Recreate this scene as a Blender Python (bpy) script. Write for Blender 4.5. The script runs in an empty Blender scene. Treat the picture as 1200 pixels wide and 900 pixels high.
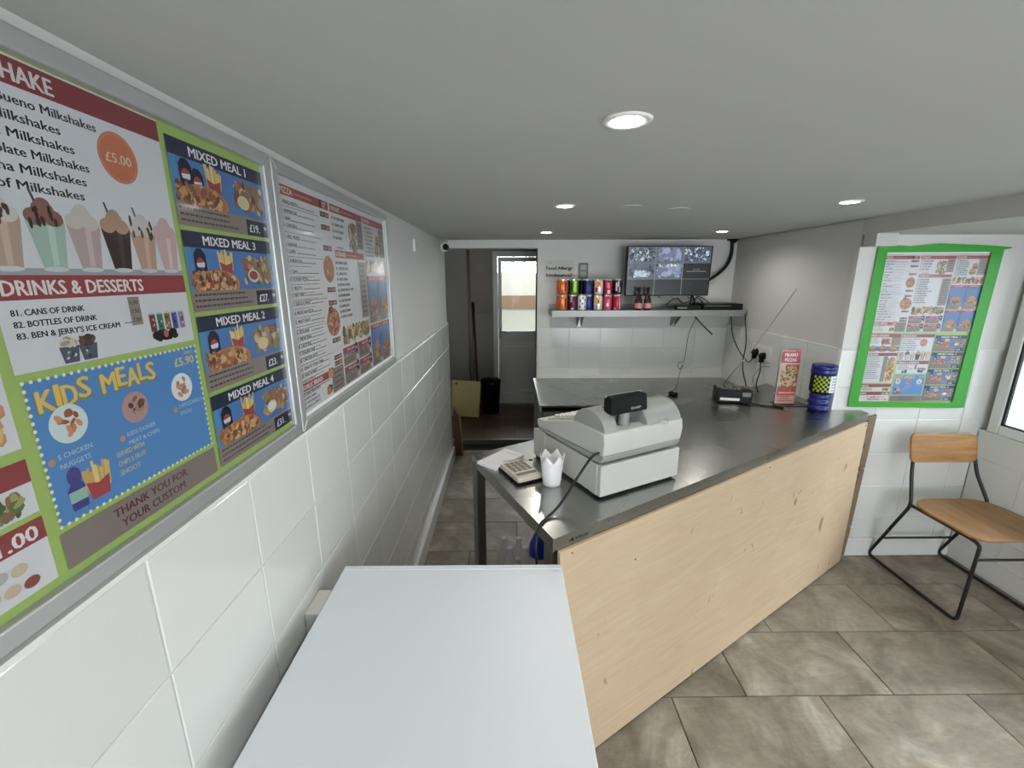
import bpy, bmesh, math, random
from mathutils import Vector, Matrix
random.seed(7)
PI = math.pi
sc = bpy.context.scene
COL = sc.collection

# ---------------------------------------------------------------- camera, world, exposure
cam_d = bpy.data.cameras.new('camera'); cam = bpy.data.objects.new('camera', cam_d); COL.objects.link(cam)
cam_d.sensor_fit = 'HORIZONTAL'; cam_d.sensor_width = 36; cam_d.lens = 36 * 512.5 / 1200; cam_d.clip_start = 0.02
_p, _y, _r = math.radians(13.86), math.radians(.425), math.radians(-.15)
_fw = Vector((math.sin(_y)*math.cos(_p), math.cos(_y)*math.cos(_p), -math.sin(_p)))
_rt = Vector((math.cos(_y), -math.sin(_y), 0)); _up = _rt.cross(_fw)
_rt2 = _rt*math.cos(_r) + _up*math.sin(_r); _up2 = _up*math.cos(_r) - _rt*math.sin(_r)
cam.matrix_world = Matrix(((_rt2.x, _up2.x, -_fw.x, 0), (_rt2.y, _up2.y, -_fw.y, 0), (_rt2.z, _up2.z, -_fw.z, 1.65), (0, 0, 0, 1)))
sc.camera = cam
world = bpy.data.worlds.new('world'); sc.world = world; world.use_nodes = True
world.node_tree.nodes['Background'].inputs[0].default_value = (0.93, 0.96, 1.0, 1)
world.node_tree.nodes['Background'].inputs[1].default_value = 9.5
sc.view_settings.view_transform = 'Standard'; sc.view_settings.look = 'None'
sc.view_settings.gamma = 1; sc.view_settings.exposure = 0.24
DOWNLIGHT_W = 8.0
def area(name, loc, rot, sx, sy, w, col=(1, 1, 1)):
    l = bpy.data.lights.new(name, 'AREA'); l.shape = 'RECTANGLE'; l.size = sx; l.size_y = sy; l.energy = w; l.color = col
    o = bpy.data.objects.new(name, l); COL.objects.link(o); o.location = loc; o.rotation_euler = rot; return o
area('shopfront_daylight', (1.2, -2.28, 1.2), (PI/2, 0, 0), 2.2, 1.3, 36, (.93, .96, 1))

XL, XS, XR, YP, YB, ZC, ZT = -.522, 1.80, 2.665, 2.325, 3.608, 1.927, 1.256

# ---------------------------------------------------------------- helpers
def lin(c):
    if isinstance(c, str):
        c = [int(c[i:i+2], 16)/255 for i in (0, 2, 4)]
    return tuple((x/12.92 if x <= .04045 else ((x+.055)/1.055)**2.4) for x in c)
MATS = {}
def mat(name, col=(.8, .8, .8), rough=.5, metal=0., coat=0., emit=None, es=1., fn=None, spec=None):
    if name in MATS: return MATS[name]
    m = bpy.data.materials.new(name); m.use_nodes = True; nt = m.node_tree; b = nt.nodes['Principled BSDF']
    c = lin(col) if isinstance(col, str) else col
    b.inputs['Base Color'].default_value = (*c, 1); b.inputs['Roughness'].default_value = rough; b.inputs['Metallic'].default_value = metal
    b.inputs['Coat Weight'].default_value = coat; b.inputs['Coat Roughness'].default_value = .08
    if spec is not None: b.inputs['Specular IOR Level'].default_value = spec
    if emit is not None:
        b.inputs['Emission Color'].default_value = (*emit, 1); b.inputs['Emission Strength'].default_value = es
    if fn: fn(m, nt, b)
    MATS[name] = m; return m
def N(nt, t, **k):
    n = nt.nodes.new(t)
    for a, v in k.items():
        if a in n.inputs: n.inputs[a].default_value = v
        else: setattr(n, a, v)
    return n
def noise(nt, scale, detail=4, dist=0., vec=None, rough=.5):
    n = N(nt, 'ShaderNodeTexNoise'); n.inputs['Scale'].default_value = scale; n.inputs['Detail'].default_value = detail
    n.inputs['Distortion'].default_value = dist; n.inputs['Roughness'].default_value = rough
    if vec is not None: nt.links.new(vec, n.inputs['Vector'])
    return n
def ramp(nt, fac, stops):
    r = N(nt, 'ShaderNodeValToRGB'); e = r.color_ramp.elements
    while len(e) > 1: e.remove(e[-1])
    e[0].position = stops[0][0]; e[0].color = (*lin(stops[0][1]), 1)
    for p, c in stops[1:]:
        k = e.new(p); k.color = (*lin(c), 1)
    nt.links.new(fac, r.inputs[0]); return r
def coords(nt, scale=(1, 1, 1), kind='Object', rand=False):
    tc = N(nt, 'ShaderNodeTexCoord'); mp = N(nt, 'ShaderNodeMapping'); mp.inputs['Scale'].default_value = scale
    nt.links.new(tc.outputs[kind], mp.inputs['Vector'])
    if rand:
        oi = N(nt, 'ShaderNodeObjectInfo'); mu = N(nt, 'ShaderNodeMath'); mu.operation = 'MULTIPLY'; mu.inputs[1].default_value = 37.
        nt.links.new(oi.outputs['Random'], mu.inputs[0]); nt.links.new(mu.outputs[0], mp.inputs['Location'])
    return mp.outputs[0]
def bump(nt, b, h, strength, dist=.002):
    n = N(nt, 'ShaderNodeBump'); n.inputs['Strength'].default_value = strength; n.inputs['Distance'].default_value = dist
    nt.links.new(h, n.inputs['Height']); nt.links.new(n.outputs[0], b.inputs['Normal'])
def f_paint(c0, c1, sc_=1.6, bs=.12):
    def f(m, nt, b):
        v = coords(nt); n = noise(nt, sc_, 5, .3, v); r = ramp(nt, n.outputs[0], [(.3, c0), (.7, c1)]); nt.links.new(r.outputs[0], b.inputs['Base Color'])
        n2 = noise(nt, 55, 3, 0, v); bump(nt, b, n2.outputs[0], bs, .003)
    return f
def f_stone(m, nt, b):
    v = coords(nt, rand=True)
    n = noise(nt, 3.0, 9, 1.2, v, .62); r = ramp(nt, n.outputs[0], [(.28, '5f574b'), (.45, '7e766a'), (.58, '918a7e'), (.74, 'b2aca1')])
    v2 = coords(nt, (1.2, 5, 1), rand=True); n2 = noise(nt, 2.2, 8, 2.0, v2, .7); r2 = ramp(nt, n2.outputs[0], [(.47, 'bababa'), (.52, 'd2cdc4'), (.56, 'bababa')])
    mx = N(nt, 'ShaderNodeMix', data_type='RGBA'); mx.blend_type = 'OVERLAY'; mx.inputs[0].default_value = .55
    nt.links.new(r.outputs[0], mx.inputs[6]); nt.links.new(r2.outputs[0], mx.inputs[7])
    n3 = noise(nt, 14, 6, .5, v, .7); r3 = ramp(nt, n3.outputs[0], [(.3, 'a39e95'), (.5, 'bcbcbc'), (.72, 'cccac4')])
    m2 = N(nt, 'ShaderNodeMix', data_type='RGBA'); m2.blend_type = 'OVERLAY'; m2.inputs[0].default_value = .6
    nt.links.new(mx.outputs[2], m2.inputs[6]); nt.links.new(r3.outputs[0], m2.inputs[7])
    nt.links.new(m2.outputs[2], b.inputs['Base Color'])
    rr = N(nt, 'ShaderNodeMapRange'); rr.inputs[3].default_value = .38; rr.inputs[4].default_value = .62; nt.links.new(n3.outputs[0], rr.inputs[0]); nt.links.new(rr.outputs[0], b.inputs['Roughness'])
    bump(nt, b, n3.outputs[0], .18, .003)
def f_steel(m, nt, b):
    v = coords(nt); n = noise(nt, 1.7, 2, .2, v, .4)
    r = ramp(nt, n.outputs[0], [(.3, 'a0a19d'), (.7, 'acada9')]); nt.links.new(r.outputs[0], b.inputs['Base Color'])
    n2 = noise(nt, 2.5, 2, .3, v, .5)
    rr = N(nt, 'ShaderNodeMapRange'); rr.inputs[1].default_value = .3; rr.inputs[2].default_value = .7; rr.inputs[3].default_value = .24; rr.inputs[4].default_value = .32
    nt.links.new(n2.outputs[0], rr.inputs[0]); nt.links.new(rr.outputs[0], b.inputs['Roughness'])
def f_ply(m, nt, b):
    v = coords(nt, (1, 1, 1)); w = noise(nt, 1.3, 4, 1.6, v, .5)
    sv = coords(nt, (1.0, 1, 9)); g = noise(nt, 2.2, 7, 2.2, sv, .6)
    r = ramp(nt, g.outputs[0], [(.25, 'bca384'), (.55, 'c4ae90'), (.8, 'cab699')])
    r2 = ramp(nt, w.outputs[0], [(.3, 'b4b4b4'), (.7, 'c2c2c2')]); mx = N(nt, 'ShaderNodeMix', data_type='RGBA'); mx.blend_type = 'OVERLAY'; mx.inputs[0].default_value = .7
    nt.links.new(r.outputs[0], mx.inputs[6]); nt.links.new(r2.outputs[0], mx.inputs[7])
    kv = coords(nt, (1, 1, .6)); k = noise(nt, 11, 3, .4, kv, .5); kr = ramp(nt, k.outputs[0], [(.27, '6b4b32'), (.315, 'ffffff')])
    m2 = N(nt, 'ShaderNodeMix', data_type='RGBA'); m2.blend_type = 'MULTIPLY'; m2.inputs[0].default_value = .6
    nt.links.new(mx.outputs[2], m2.inputs[6]); nt.links.new(kr.outputs[0], m2.inputs[7]); nt.links.new(m2.outputs[2], b.inputs['Base Color'])
def f_oak(axis):
    def f(m, nt, b):
        s = [14, 14, 14]; s[axis] = 1.1
        v = coords(nt, tuple(s)); g = noise(nt, 2.4, 8, 1.4, v, .6)
        r = ramp(nt, g.outputs[0], [(.3, '7c5a34'), (.5, '966f42'), (.7, 'ab8150')]); nt.links.new(r.outputs[0], b.inputs['Base Color']); bump(nt, b, g.outputs[0], .08, .001)
    return f
def f_ink(m, nt, b):
    a = N(nt, 'ShaderNodeAttribute', attribute_name='ink'); h = N(nt, 'ShaderNodeHueSaturation'); h.inputs['Saturation'].default_value = .88; h.inputs['Value'].default_value = .72
    nt.links.new(a.outputs['Color'], h.inputs['Color']); nt.links.new(h.outputs[0], b.inputs['Base Color'])
def f_screen(m, nt, b):
    a = N(nt, 'ShaderNodeAttribute', attribute_name='ink'); nt.links.new(a.outputs['Color'], b.inputs['Emission Color']); b.inputs['Emission Strength'].default_value = .7

M = {}
M['wall'] = mat('white_wall_paint', rough=.6, fn=f_paint('c4c4c0', 'cbcbc7'))
M['ceil'] = mat('ceiling_paint', rough=.75, fn=f_paint('b7b7b3', 'bebeba', 1.1, .06))
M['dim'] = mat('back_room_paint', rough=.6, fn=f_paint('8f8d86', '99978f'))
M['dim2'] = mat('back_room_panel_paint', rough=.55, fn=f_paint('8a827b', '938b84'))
def f_tile(m, nt, b):
    oi = N(nt, 'ShaderNodeObjectInfo'); r = ramp(nt, oi.outputs['Random'], [(0, 'd0d2ce'), (1, 'd8dad6')]); nt.links.new(r.outputs[0], b.inputs['Base Color'])
    v = coords(nt, rand=True); n = noise(nt, 5, 3, .2, v); bump(nt, b, n.outputs[0], .04, .01)
M['tile'] = mat('white_glazed_tile', rough=.16, fn=f_tile)
M['grout'] = mat('pale_grout', 'e2e2de', .8)
M['stone'] = mat('stone_floor_tile', rough=.45, fn=f_stone)
M['dgrout'] = mat('dark_floor_grout', '241f1a', .9)
M['browntile'] = mat('brown_floor_tile', rough=.5, fn=f_paint('54402f', '63503d', 6))
M['skirt'] = mat('white_skirting_gloss', 'd5d6d3', .25)
M['steel'] = mat('brushed_steel', metal=1., rough=.3, fn=f_steel)
M['shelfsteel'] = mat('satin_shelf_steel', '90918e', .45, .9)
M['steeldark'] = mat('steel_leg', '8b8b86', .35, .9)
M['alu'] = mat('anodised_aluminium', 'b9bcbb', .38, .55)
M['ply'] = mat('birch_plywood', rough=.55, fn=f_ply)
M['brownboard'] = mat('brown_board_edge', '7d6a55', .6)
M['oakx'] = mat('oak_backrest', rough=.4, fn=f_oak(0)); M['oaky'] = mat('oak_seat', rough=.4, fn=f_oak(1))
M['black'] = mat('black_powder_coat', '121212', .4)
M['blackp'] = mat('black_plastic', '0a0a0b', .45, spec=.2)
M['rubber'] = mat('black_cable_rubber', '0c0c0c', .5)
M['greycable'] = mat('grey_cable', '5b5b58', .5)
M['wplastic'] = mat('white_plastic', 'dcdcd8', .35)
M['applwhite'] = mat('white_enamel', 'e2e8ee', .38)
M['regw'] = mat('pale_register_plastic', 'bcbcb6', .45)
M['regg'] = mat('grey_register_plastic', '969793', .45)
M['regd'] = mat('dark_grey_plastic', '6e6f6d', .5)
M['paper'] = mat('white_paper', 'e9e9ea', .7)
M['cream'] = mat('cream_cupboard_paint', 'b5ad72', .5)
M['green'] = mat('green_masking_tape', '339629', .5)
M['blue'] = mat('deep_blue_plastic', '0d1768', .25)
M['bluebright'] = mat('bright_blue_plastic', '1f2fb5', .35)
M['wood'] = mat('dark_wood_pole', '4b3020', .5)
M['ledge'] = mat('white_sealant', 'dcddd9', .5)
M['ink'] = mat('printed_ink', rough=.3, fn=f_ink, coat=.25)
M['screen'] = mat('lit_screen', (0.01, 0.01, 0.01), .2, fn=f_screen)
M['lamp'] = mat('lamp_glow', (1, 1, 1), .5, emit=(1, .98, .93), es=30)
M['upvc'] = mat('white_upvc', 'd8d9d7', .25)
M['yard'] = mat('yard_render_wall', 'b5b0a2', .8); M['band'] = mat('brown_fence_board', '7d6148', .7)
M['leaf'] = mat('yellow_green_leaf', '6b7620', .6)  # leaf: one even yellow-green colour
M['street'] = mat('street_asphalt', '646d74', .9); M['facade'] = mat('pale_facade', 'a9aeb2', .8)
def glassmat(name, tint, gl=.12):
    m = bpy.data.materials.new(name); m.use_nodes = True; nt = m.node_tree; nt.nodes.clear()
    o = N(nt, 'ShaderNodeOutputMaterial'); mx = N(nt, 'ShaderNodeMixShader'); t = N(nt, 'ShaderNodeBsdfTransparent'); g = N(nt, 'ShaderNodeBsdfGlossy')
    lw = N(nt, 'ShaderNodeLayerWeight'); lw.inputs[0].default_value = gl
    t.inputs[0].default_value = (*tint, 1); g.inputs[1].default_value = .03
    nt.links.new(lw.outputs['Fresnel'], mx.inputs[0]); nt.links.new(t.outputs[0], mx.inputs[1]); nt.links.new(g.outputs[0], mx.inputs[2]); nt.links.new(mx.outputs[0], o.inputs[0])
    MATS[name] = m; return m
M['glass'] = glassmat('clear_glass', (.95, .97, .97), .15)
M['clear'] = glassmat('clear_plastic', (.93, .94, .95), .5)
def cloudy(name):
    m = bpy.data.materials.new(name); m.use_nodes = True; nt = m.node_tree; b = nt.nodes['Principled BSDF']; o = nt.nodes['Material Output']
    b.inputs['Base Color'].default_value = (.75, .76, .77, 1); b.inputs['Roughness'].default_value = .12
    t = N(nt, 'ShaderNodeBsdfTransparent'); mx = N(nt, 'ShaderNodeMixShader'); mx.inputs[0].default_value = .6
    nt.links.new(t.outputs[0], mx.inputs[1]); nt.links.new(b.outputs[0], mx.inputs[2]); nt.links.new(mx.outputs[0], o.inputs[0]); return m
M['cloudy'] = cloudy('cloudy_plastic')
M['acrylic'] = glassmat('clear_acrylic', (.97, .97, .97), .04)
M['matteink'] = mat('matte_printed_ink', rough=.8, fn=f_ink, spec=.1)

class MB:
    """collects shapes; build() links them as ONE mesh object"""
    def __init__(s): s.bm = bmesh.new(); s.mi = 0
    def _m(s, faces):
        for f in faces: f.material_index = s.mi
    def box(s, x0, x1, y0, y1, z0, z1):
        v = [s.bm.verts.new(p) for p in ((x0,y0,z0),(x1,y0,z0),(x1,y1,z0),(x0,y1,z0),(x0,y0,z1),(x1,y0,z1),(x1,y1,z1),(x0,y1,z1))]
        s._m([s.bm.faces.new([v[i] for i in q]) for q in ((3,2,1,0),(4,5,6,7),(0,1,5,4),(1,2,6,5),(2,3,7,6),(3,0,4,7))]); return s
    def prism(s, pts, h, fn=None):
        """pts: 2D outline; fn(u,v,w)->xyz ; extruded w from h[0] to h[1]"""
        fn = fn or (lambda u, v, w: (u, v, w))
        a = [s.bm.verts.new(fn(u, v, h[0])) for u, v in pts]; b = [s.bm.verts.new(fn(u, v, h[1])) for u, v in pts]; n = len(pts)
        f = [s.bm.faces.new(a[::-1]), s.bm.faces.new(b)] + [s.bm.faces.new((a[i], a[(i+1) % n], b[(i+1) % n], b[i])) for i in range(n)]
        s._m(f); return s
    def tube(s, path, r, seg=8, closed=False):
        P = [Vector(p) for p in path]; rings = []; n = len(P); ref = None
        for i, p in enumerate(P):
            if closed: t = (P[(i+1) % n] - P[i-1]).normalized()
            else: t = ((P[i+1] if i < n-1 else P[i]) - (P[i-1] if i else P[i])).normalized()
            if ref is None:
                ref = t.orthogonal().normalized()
            ref = (ref - t*ref.dot(t)).normalized(); w = t.cross(ref)
            rr = r(i/(n-1)) if callable(r) else r
            rings.append([s.bm.verts.new(p + (ref*math.cos(2*PI*k/seg) + w*math.sin(2*PI*k/seg))*rr) for k in range(seg)])
        f = []
        for i in range(n if closed else n-1):
            A, B = rings[i], rings[(i+1) % n]
            f += [s.bm.faces.new((A[k], A[(k+1) % seg], B[(k+1) % seg], B[k])) for k in range(seg)]
        if not closed: f += [s.bm.faces.new(rings[0][::-1]), s.bm.faces.new(rings[-1])]
        for q in f: q.smooth = True
        s._m(f); return s
    def lathe(s, prof, c=(0, 0, 0), seg=24, axis='Z', mats=None):
        rings = []
        for r, z in prof:
            ring = []
            for k in range(seg):
                a = 2*PI*k/seg; x, y = r*math.cos(a), r*math.sin(a)
                p = {'Z': (x, y, z), 'X': (z, x, y), 'Y': (y, z, x)}[axis]
                ring.append(s.bm.verts.new((p[0]+c[0], p[1]+c[1], p[2]+c[2])))
            rings.append(ring)
        for i in range(len(rings)-1):
            A, B = rings[i], rings[i+1]
            for k in range(seg):
                q = s.bm.faces.new((A[k], A[(k+1) % seg], B[(k+1) % seg], B[k])); q.smooth = True
                q.material_index = mats[i] if mats else s.mi
        for R, rev in ((rings[0], 1), (rings[-1], 0)):
            q = s.bm.faces.new(R[::-1] if rev else R); q.material_index = mats[0 if rev else -1] if mats else s.mi
        return s
    def ball(s, c, r, sq=(1, 1, 1), u=16, v=10):
        g = bmesh.ops.create_uvsphere(s.bm, u_segments=u, v_segments=v, radius=r)
        for w in g['verts']: w.co = Vector((w.co.x*sq[0]+c[0], w.co.y*sq[1]+c[1], w.co.z*sq[2]+c[2]))
        for w in g['verts']:
            for f in w.link_faces: f.smooth = True; f.material_index = s.mi
        return s
    def build(s, name, mats, parent=None, bevel=0, seg=2, ang=35, mesh_only=False):
        bmesh.ops.recalc_face_normals(s.bm, faces=s.bm.faces)
        me = bpy.data.meshes.new(name); s.bm.to_mesh(me); s.bm.free()
        for m in (mats if isinstance(mats, (list, tuple)) else [mats]): me.materials.append(M[m] if isinstance(m, str) else m)
        if mesh_only: return me
        o = bpy.data.objects.new(name, me); COL.objects.link(o)
        if parent: o.parent = parent
        if bevel:
            b = o.modifiers.new('bevel', 'BEVEL'); b.width = bevel; b.segments = seg; b.limit_method = 'ANGLE'; b.angle_limit = math.radians(ang)
            for f in me.polygons: f.use_smooth = True
            b.harden_normals = True
        return o
def empty(name, loc=(0, 0, 0), rz=0, **k):
    o = bpy.data.objects.new(name, None); o.empty_display_size = .05; COL.objects.link(o); o.location = loc; o.rotation_euler = (0, 0, rz)
    return tag(o, **k)
def tag(o, label=None, cat=None, group=None, kind=None):
    if label: o['label'] = label
    if cat: o['category'] = cat
    if group: o['group'] = group
    if kind: o['kind'] = kind
    return o
def bez(pts, n=8):
    """Catmull-Rom through points"""
    P = [Vector(p) for p in pts]; out = []
    for i in range(len(P)-1):
        a = P[i-1] if i else P[0]*2-P[1]; b, c = P[i], P[i+1]; d = P[i+2] if i+2 < len(P) else P[-1]*2-P[-2]
        for k in range(n):
            t = k/n; out.append(.5*((2*b)+(c-a)*t+(2*a-5*b+4*c-d)*t*t+(3*b-a-3*c+d)*t**3))
    out.append(P[-1]); return out
def fillet(pts, r, n=5, closed=False):
    P = [Vector(p) for p in pts]; out = []; m = len(P)
    for i in range(m):
        if not closed and i in (0, m-1): out.append(P[i]); continue
        a, b, c = P[i-1], P[i], P[(i+1) % m]; d1 = (a-b); d2 = (c-b); rr = min(r, d1.length*.45, d2.length*.45)
        p, q = b+d1.normalized()*rr, b+d2.normalized()*rr
        for k in range(n+1):
            t = k/n; out.append(p*(1-t)**2 + b*2*t*(1-t) + q*t*t)
    return out
def cable(name, pts, r, m, parent=None, **k):
    o = MB().tube(bez(pts), r, 6).build(name, m, parent); return tag(o, **k) if k else o
def copy_tree(root, loc=None):
    r = root.copy(); COL.objects.link(r)
    if loc is not None: r.location = loc
    for ch in list(root.children):
        c = ch.copy(); COL.objects.link(c); c.parent = r
        for g in list(ch.children):
            d = g.copy(); COL.objects.link(d); d.parent = c
    return r

# ---------------------------------------------------------------- print engine
TXT = {}
def text_poly(s, bold):
    key = (s, bold)
    if key in TXT: return TXT[key]
    c = bpy.data.curves.new('t', 'FONT'); c.body = s; c.resolution_u = 2; c.offset = 0
    o = bpy.data.objects.new('t', c); me = o.to_mesh()
    vs = [(v.co.x, v.co.y) for v in me.vertices]; fs = [tuple(p.vertices) for p in me.polygons]
    o.to_mesh_clear(); bpy.data.objects.remove(o); bpy.data.curves.remove(c)
    x0 = min(v[0] for v in vs); x1 = max(v[0] for v in vs)
    TXT[key] = ([(x-x0, y) for x, y in vs], fs, x1-x0); return TXT[key]
class Print:
    def __init__(s): s.v = []; s.f = []; s.c = []; s.z = 0; s.dz = .000008
    def poly(s, pts, col):
        n = len(s.v); s.v += [(x, y, s.z) for x, y in pts]; s.f.append(tuple(range(n, n+len(pts)))); s.c.append(lin(col) if isinstance(col, str) else col)
        s.z += 6e-7
    def up(s): s.z += s.dz
    def rect(s, x0, y0, x1, y1, col): s.poly([(x0, y0), (x1, y0), (x1, y1), (x0, y1)], col)
    def ell(s, cx, cy, rx, ry, col, n=20, rot=0):
        ca, sa = math.cos(rot), math.sin(rot)
        s.poly([(cx+rx*math.cos(2*PI*k/n)*ca-ry*math.sin(2*PI*k/n)*sa, cy+rx*math.cos(2*PI*k/n)*sa+ry*math.sin(2*PI*k/n)*ca) for k in range(n)], col)
    def txt(s, t, x, y, h, col, w=None, bold=1, al='L', rot=0, wmax=None):
        vs, fs, tw = text_poly(t, bold); k = h/.72; kx = k if w is None else w/tw
        if wmax and tw*kx > wmax: kx = wmax/tw
        off = {'L': 0, 'C': -tw*kx/2, 'R': -tw*kx}[al]; ca, sa = math.cos(rot), math.sin(rot); n = len(s.v)
        c = lin(col) if isinstance(col, str) else col
        for sx, sy in (((0, 0),), ((-.014, 0), (.014, 0)), ((-.03, .0), (0, .012), (.03, -.0), (0, -.012)))[bold]:
            n = len(s.v)
            for a, b in vs:
                a = a*kx+off+sx*k; b = b*k+sy*k; s.v.append((x+a*ca-b*sa, y+a*sa+b*ca, s.z))
            for f in fs: s.f.append(tuple(n+i for i in f)); s.c.append(c)
            s.z += 4e-7
        s.z += 6e-7
    def blobs(s, x0, y0, x1, y1, cols, n, r0, r1, inside=None):
        for _ in range(n):
            r = random.uniform(r0, r1); rx = min(r, (x1-x0)/2); ry = min(r*random.uniform(.4, 1), (y1-y0)/2)
            mr = max(rx, ry); 
            if x1-x0 < 2*mr or y1-y0 < 2*mr: mr = min(x1-x0, y1-y0)/2; rx = ry = mr*.98
            cx, cy = random.uniform(x0+mr, x1-mr), random.uniform(y0+mr, y1-mr)
            if inside and not inside(cx, cy): continue
            s.ell(cx, cy, rx, ry, random.choice(cols), 7, random.uniform(0, 3))
    def photo(s, x0, y0, x1, y1, bg, cols, n=60, r0=.003, r1=.008):
        s.rect(x0, y0, x1, y1, bg); s.up(); s.blobs(x0, y0, x1, y1, cols, n, r0, r1); s.up()
    def pizza(s, cx, cy, rx, ry=None, n=60):
        ry = ry or rx; s.ell(cx, cy, rx, ry, '8a5228', 28); s.ell(cx, cy, rx*.97, ry*.97, 'b57a3c', 28); s.ell(cx, cy, rx*.86, ry*.85, 'a8602f', 28); s.up()
        ins = lambda a, b: ((a-cx)/rx)**2+((b-cy)/ry)**2 < .62
        s.blobs(cx-rx, cy-ry, cx+rx, cy+ry, ['c98a4a', '8c4a26', 'd9a866', '6d3a1e', '9c3f28', 'caa36a', '7a5a2c'], n, rx*.06, rx*.13, ins); s.up()
    def fries(s, cx, cy, w, h):
        for k in range(11):
            a = cx-w*.42+w*.084*k; t = h*random.uniform(.7, 1.); s.poly([(a-w*.05, cy+h*.2), (a+w*.05, cy+h*.2), (a+w*.06+(k-5)*w*.02, cy+t), (a-w*.05+(k-5)*w*.02, cy+t)], random.choice(['d9b65c', 'e3c878', 'c79f45']))
        s.up(); s.poly([(cx-w*.36, cy), (cx+w*.36, cy), (cx+w*.48, cy+h*.5), (cx, cy+h*.38), (cx-w*.48, cy+h*.5)], 'a3202a'); s.up()
    def cola(s, cx, cy, w, h):
        s.poly([(cx-w/2, cy), (cx+w/2, cy), (cx+w/2, cy+h*.8), (cx+w*.2, cy+h), (cx-w*.2, cy+h), (cx-w/2, cy+h*.8)], '141a33'); s.up()
        r = w*.34; y = cy+h*.5; s.ell(cx, y, r, r, 'd8d8dc', 18); s.poly([(cx+r*math.cos(a), y+r*math.sin(a)) for a in [PI*(.08+k*.1) for k in range(10)]], 'a3242c'); s.poly([(cx+r*math.cos(a), y+r*math.sin(a)) for a in [PI*(1.2+k*.075) for k in range(9)]], '1f3f8c'); s.up()
    def burger(s, cx, cy, w, h):
        s.ell(cx, cy+h*.16, w*.46, h*.16, 'b0763a'); s.up(); s.rect(cx-w*.46, cy+h*.26, cx+w*.46, cy+h*.4, '4a2718'); s.up()
        s.blobs(cx-w*.5, cy+h*.34, cx+w*.5, cy+h*.56, ['5d8a34', 'a8342a', 'd9a23a', '7ba046'], 14, w*.05, w*.1); s.up()
        s.poly([(cx+w*.46*math.cos(PI*k/12), cy+h*.52+h*.44*math.sin(PI*k/12)) for k in range(13)], 'b97a3c'); s.up()
    def shake(s, x, y, w, h, body, foam, drip=None, straw=None):
        if straw: s.poly([(x-w*.1, y+h*.8), (x-w*.02, y+h*.8), (x-w*.2, y+h*1.22), (x-w*.27, y+h*1.22)], straw)
        s.poly([(x-w*.3, y), (x+w*.3, y), (x+w*.5, y+h*.72), (x+w*.5, y+h*.8), (x-w*.5, y+h*.8), (x-w*.5, y+h*.72)], body); s.ell(x, y+.002, w*.34, .003, 'c9cfd0', 12); s.up()
        s.poly([(x-w*.05, y+.006), (x+w*.1, y+.006), (x+w*.2, y+h*.7), (x+w*.02, y+h*.7)], tuple(min(1, a*1.25+.02) for a in lin(body))); s.up()
        for a, b, r in ((-.25, .82, .27), (.22, .82, .27), (0, .93, .3), (.02, 1.02, .2)): s.ell(x+a*w, y+b*h, r*w, r*w*.8, foam, 14)
        s.up()
        if drip:
            for _ in range(12):
                a = random.uniform(-.42, .42); s.ell(x+a*w, y+h*random.uniform(.68, 1.0), w*.05, w*random.uniform(.05, .18), drip, 8)
            s.up()
    def lines(s, x0, y0, x1, n, dy, col='777470', h=.0016):
        for k in range(n):
            y = y0-k*dy; x = x0; e = x1-random.uniform(0, .3)*(x1-x0)
            while x < e:
                w = random.uniform(.004, .012); s.rect(x, y, min(x+w, e), y+h, col); x += w+.002
    def build(s, name, parent=None, m='ink'):
        me = bpy.data.meshes.new(name); me.from_pydata(s.v, [], s.f); a = me.color_attributes.new('ink', 'FLOAT_COLOR', 'CORNER')
        dat = []
        for f, c in zip(s.f, s.c): dat += [*c, 1.0]*len(f)
        a.data.foreach_set('color', dat); me.materials.append(M[m]); me.update()
        o = bpy.data.objects.new(name, me); COL.objects.link(o)
        if parent: o.parent = parent
        return o
RED, LIME, NAVY, BLUE, TAUPE = '8f2730', '9fbe55', '1b2846', '2272b8', '8b8078'
def meal(p, x0, y0, x1, y1, title, price, k):
    p.rect(x0, y0, x1, y1, BLUE); p.up(); p.rect(x0, y1-.026, x1, y1, NAVY); p.rect(x0, y0+.02, x0+.016, y1-.026, '2f86bb'); p.rect(x0, y0, x1, y0+.035, TAUPE); p.rect(x0+.19, y0, x1, y0+.030, NAVY); p.up()
    p.txt(title, x0+.05, y1-.0205, .0155, 'e4e4e8', w=.16, bold=2)
    p.cola(x0+.035, y0+.055, .03, .05)
    if k == 1: p.cola(x0+.062, y0+.05, .03, .045)
    p.fries(x0+.105, y0+.06, .04, .05)
    p.blobs(x0+.15, y0+.04, x1-.003, y1-.03, ['8d6a44', 'b08c5c', '6f4a30', '7e8c4a', 'c9b58a', 'a8442e', '94744e'], 90, .006, .012)
    p.up(); p.ell(x0+.19, y0+.06, .02, .013, 'cfc8bb'); p.ell(x0+.19, y0+.061, .015, .009, ('d9c98a', '9c3f28', 'e3c878', 'e8e4da')[k-1]); p.up()
    p.pizza(x0+.075, y0+.045, .066, .026, 90)
    p.blobs(x0+.002, y0+.036, x0+.045, y0+.072, ['a86a34', 'c08a4c', '8d5a2c', '6f4020'], 30, .004, .008); p.up()
    p.rect(x0, y0, x0+.19, y0+.034, TAUPE); p.up()
    p.lines(x0+.006, y0+.026, x0+.18, 3, .0095, '4b4440', .0035)
    p.txt(price[:-2], x0+.2, y0+.007, .0155, 'e4e4e8', bold=2, wmax=.045); p.txt(price[-2:], x1-.005, y0+.014, .008, 'e4e4e8', bold=1, al='R')
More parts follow.
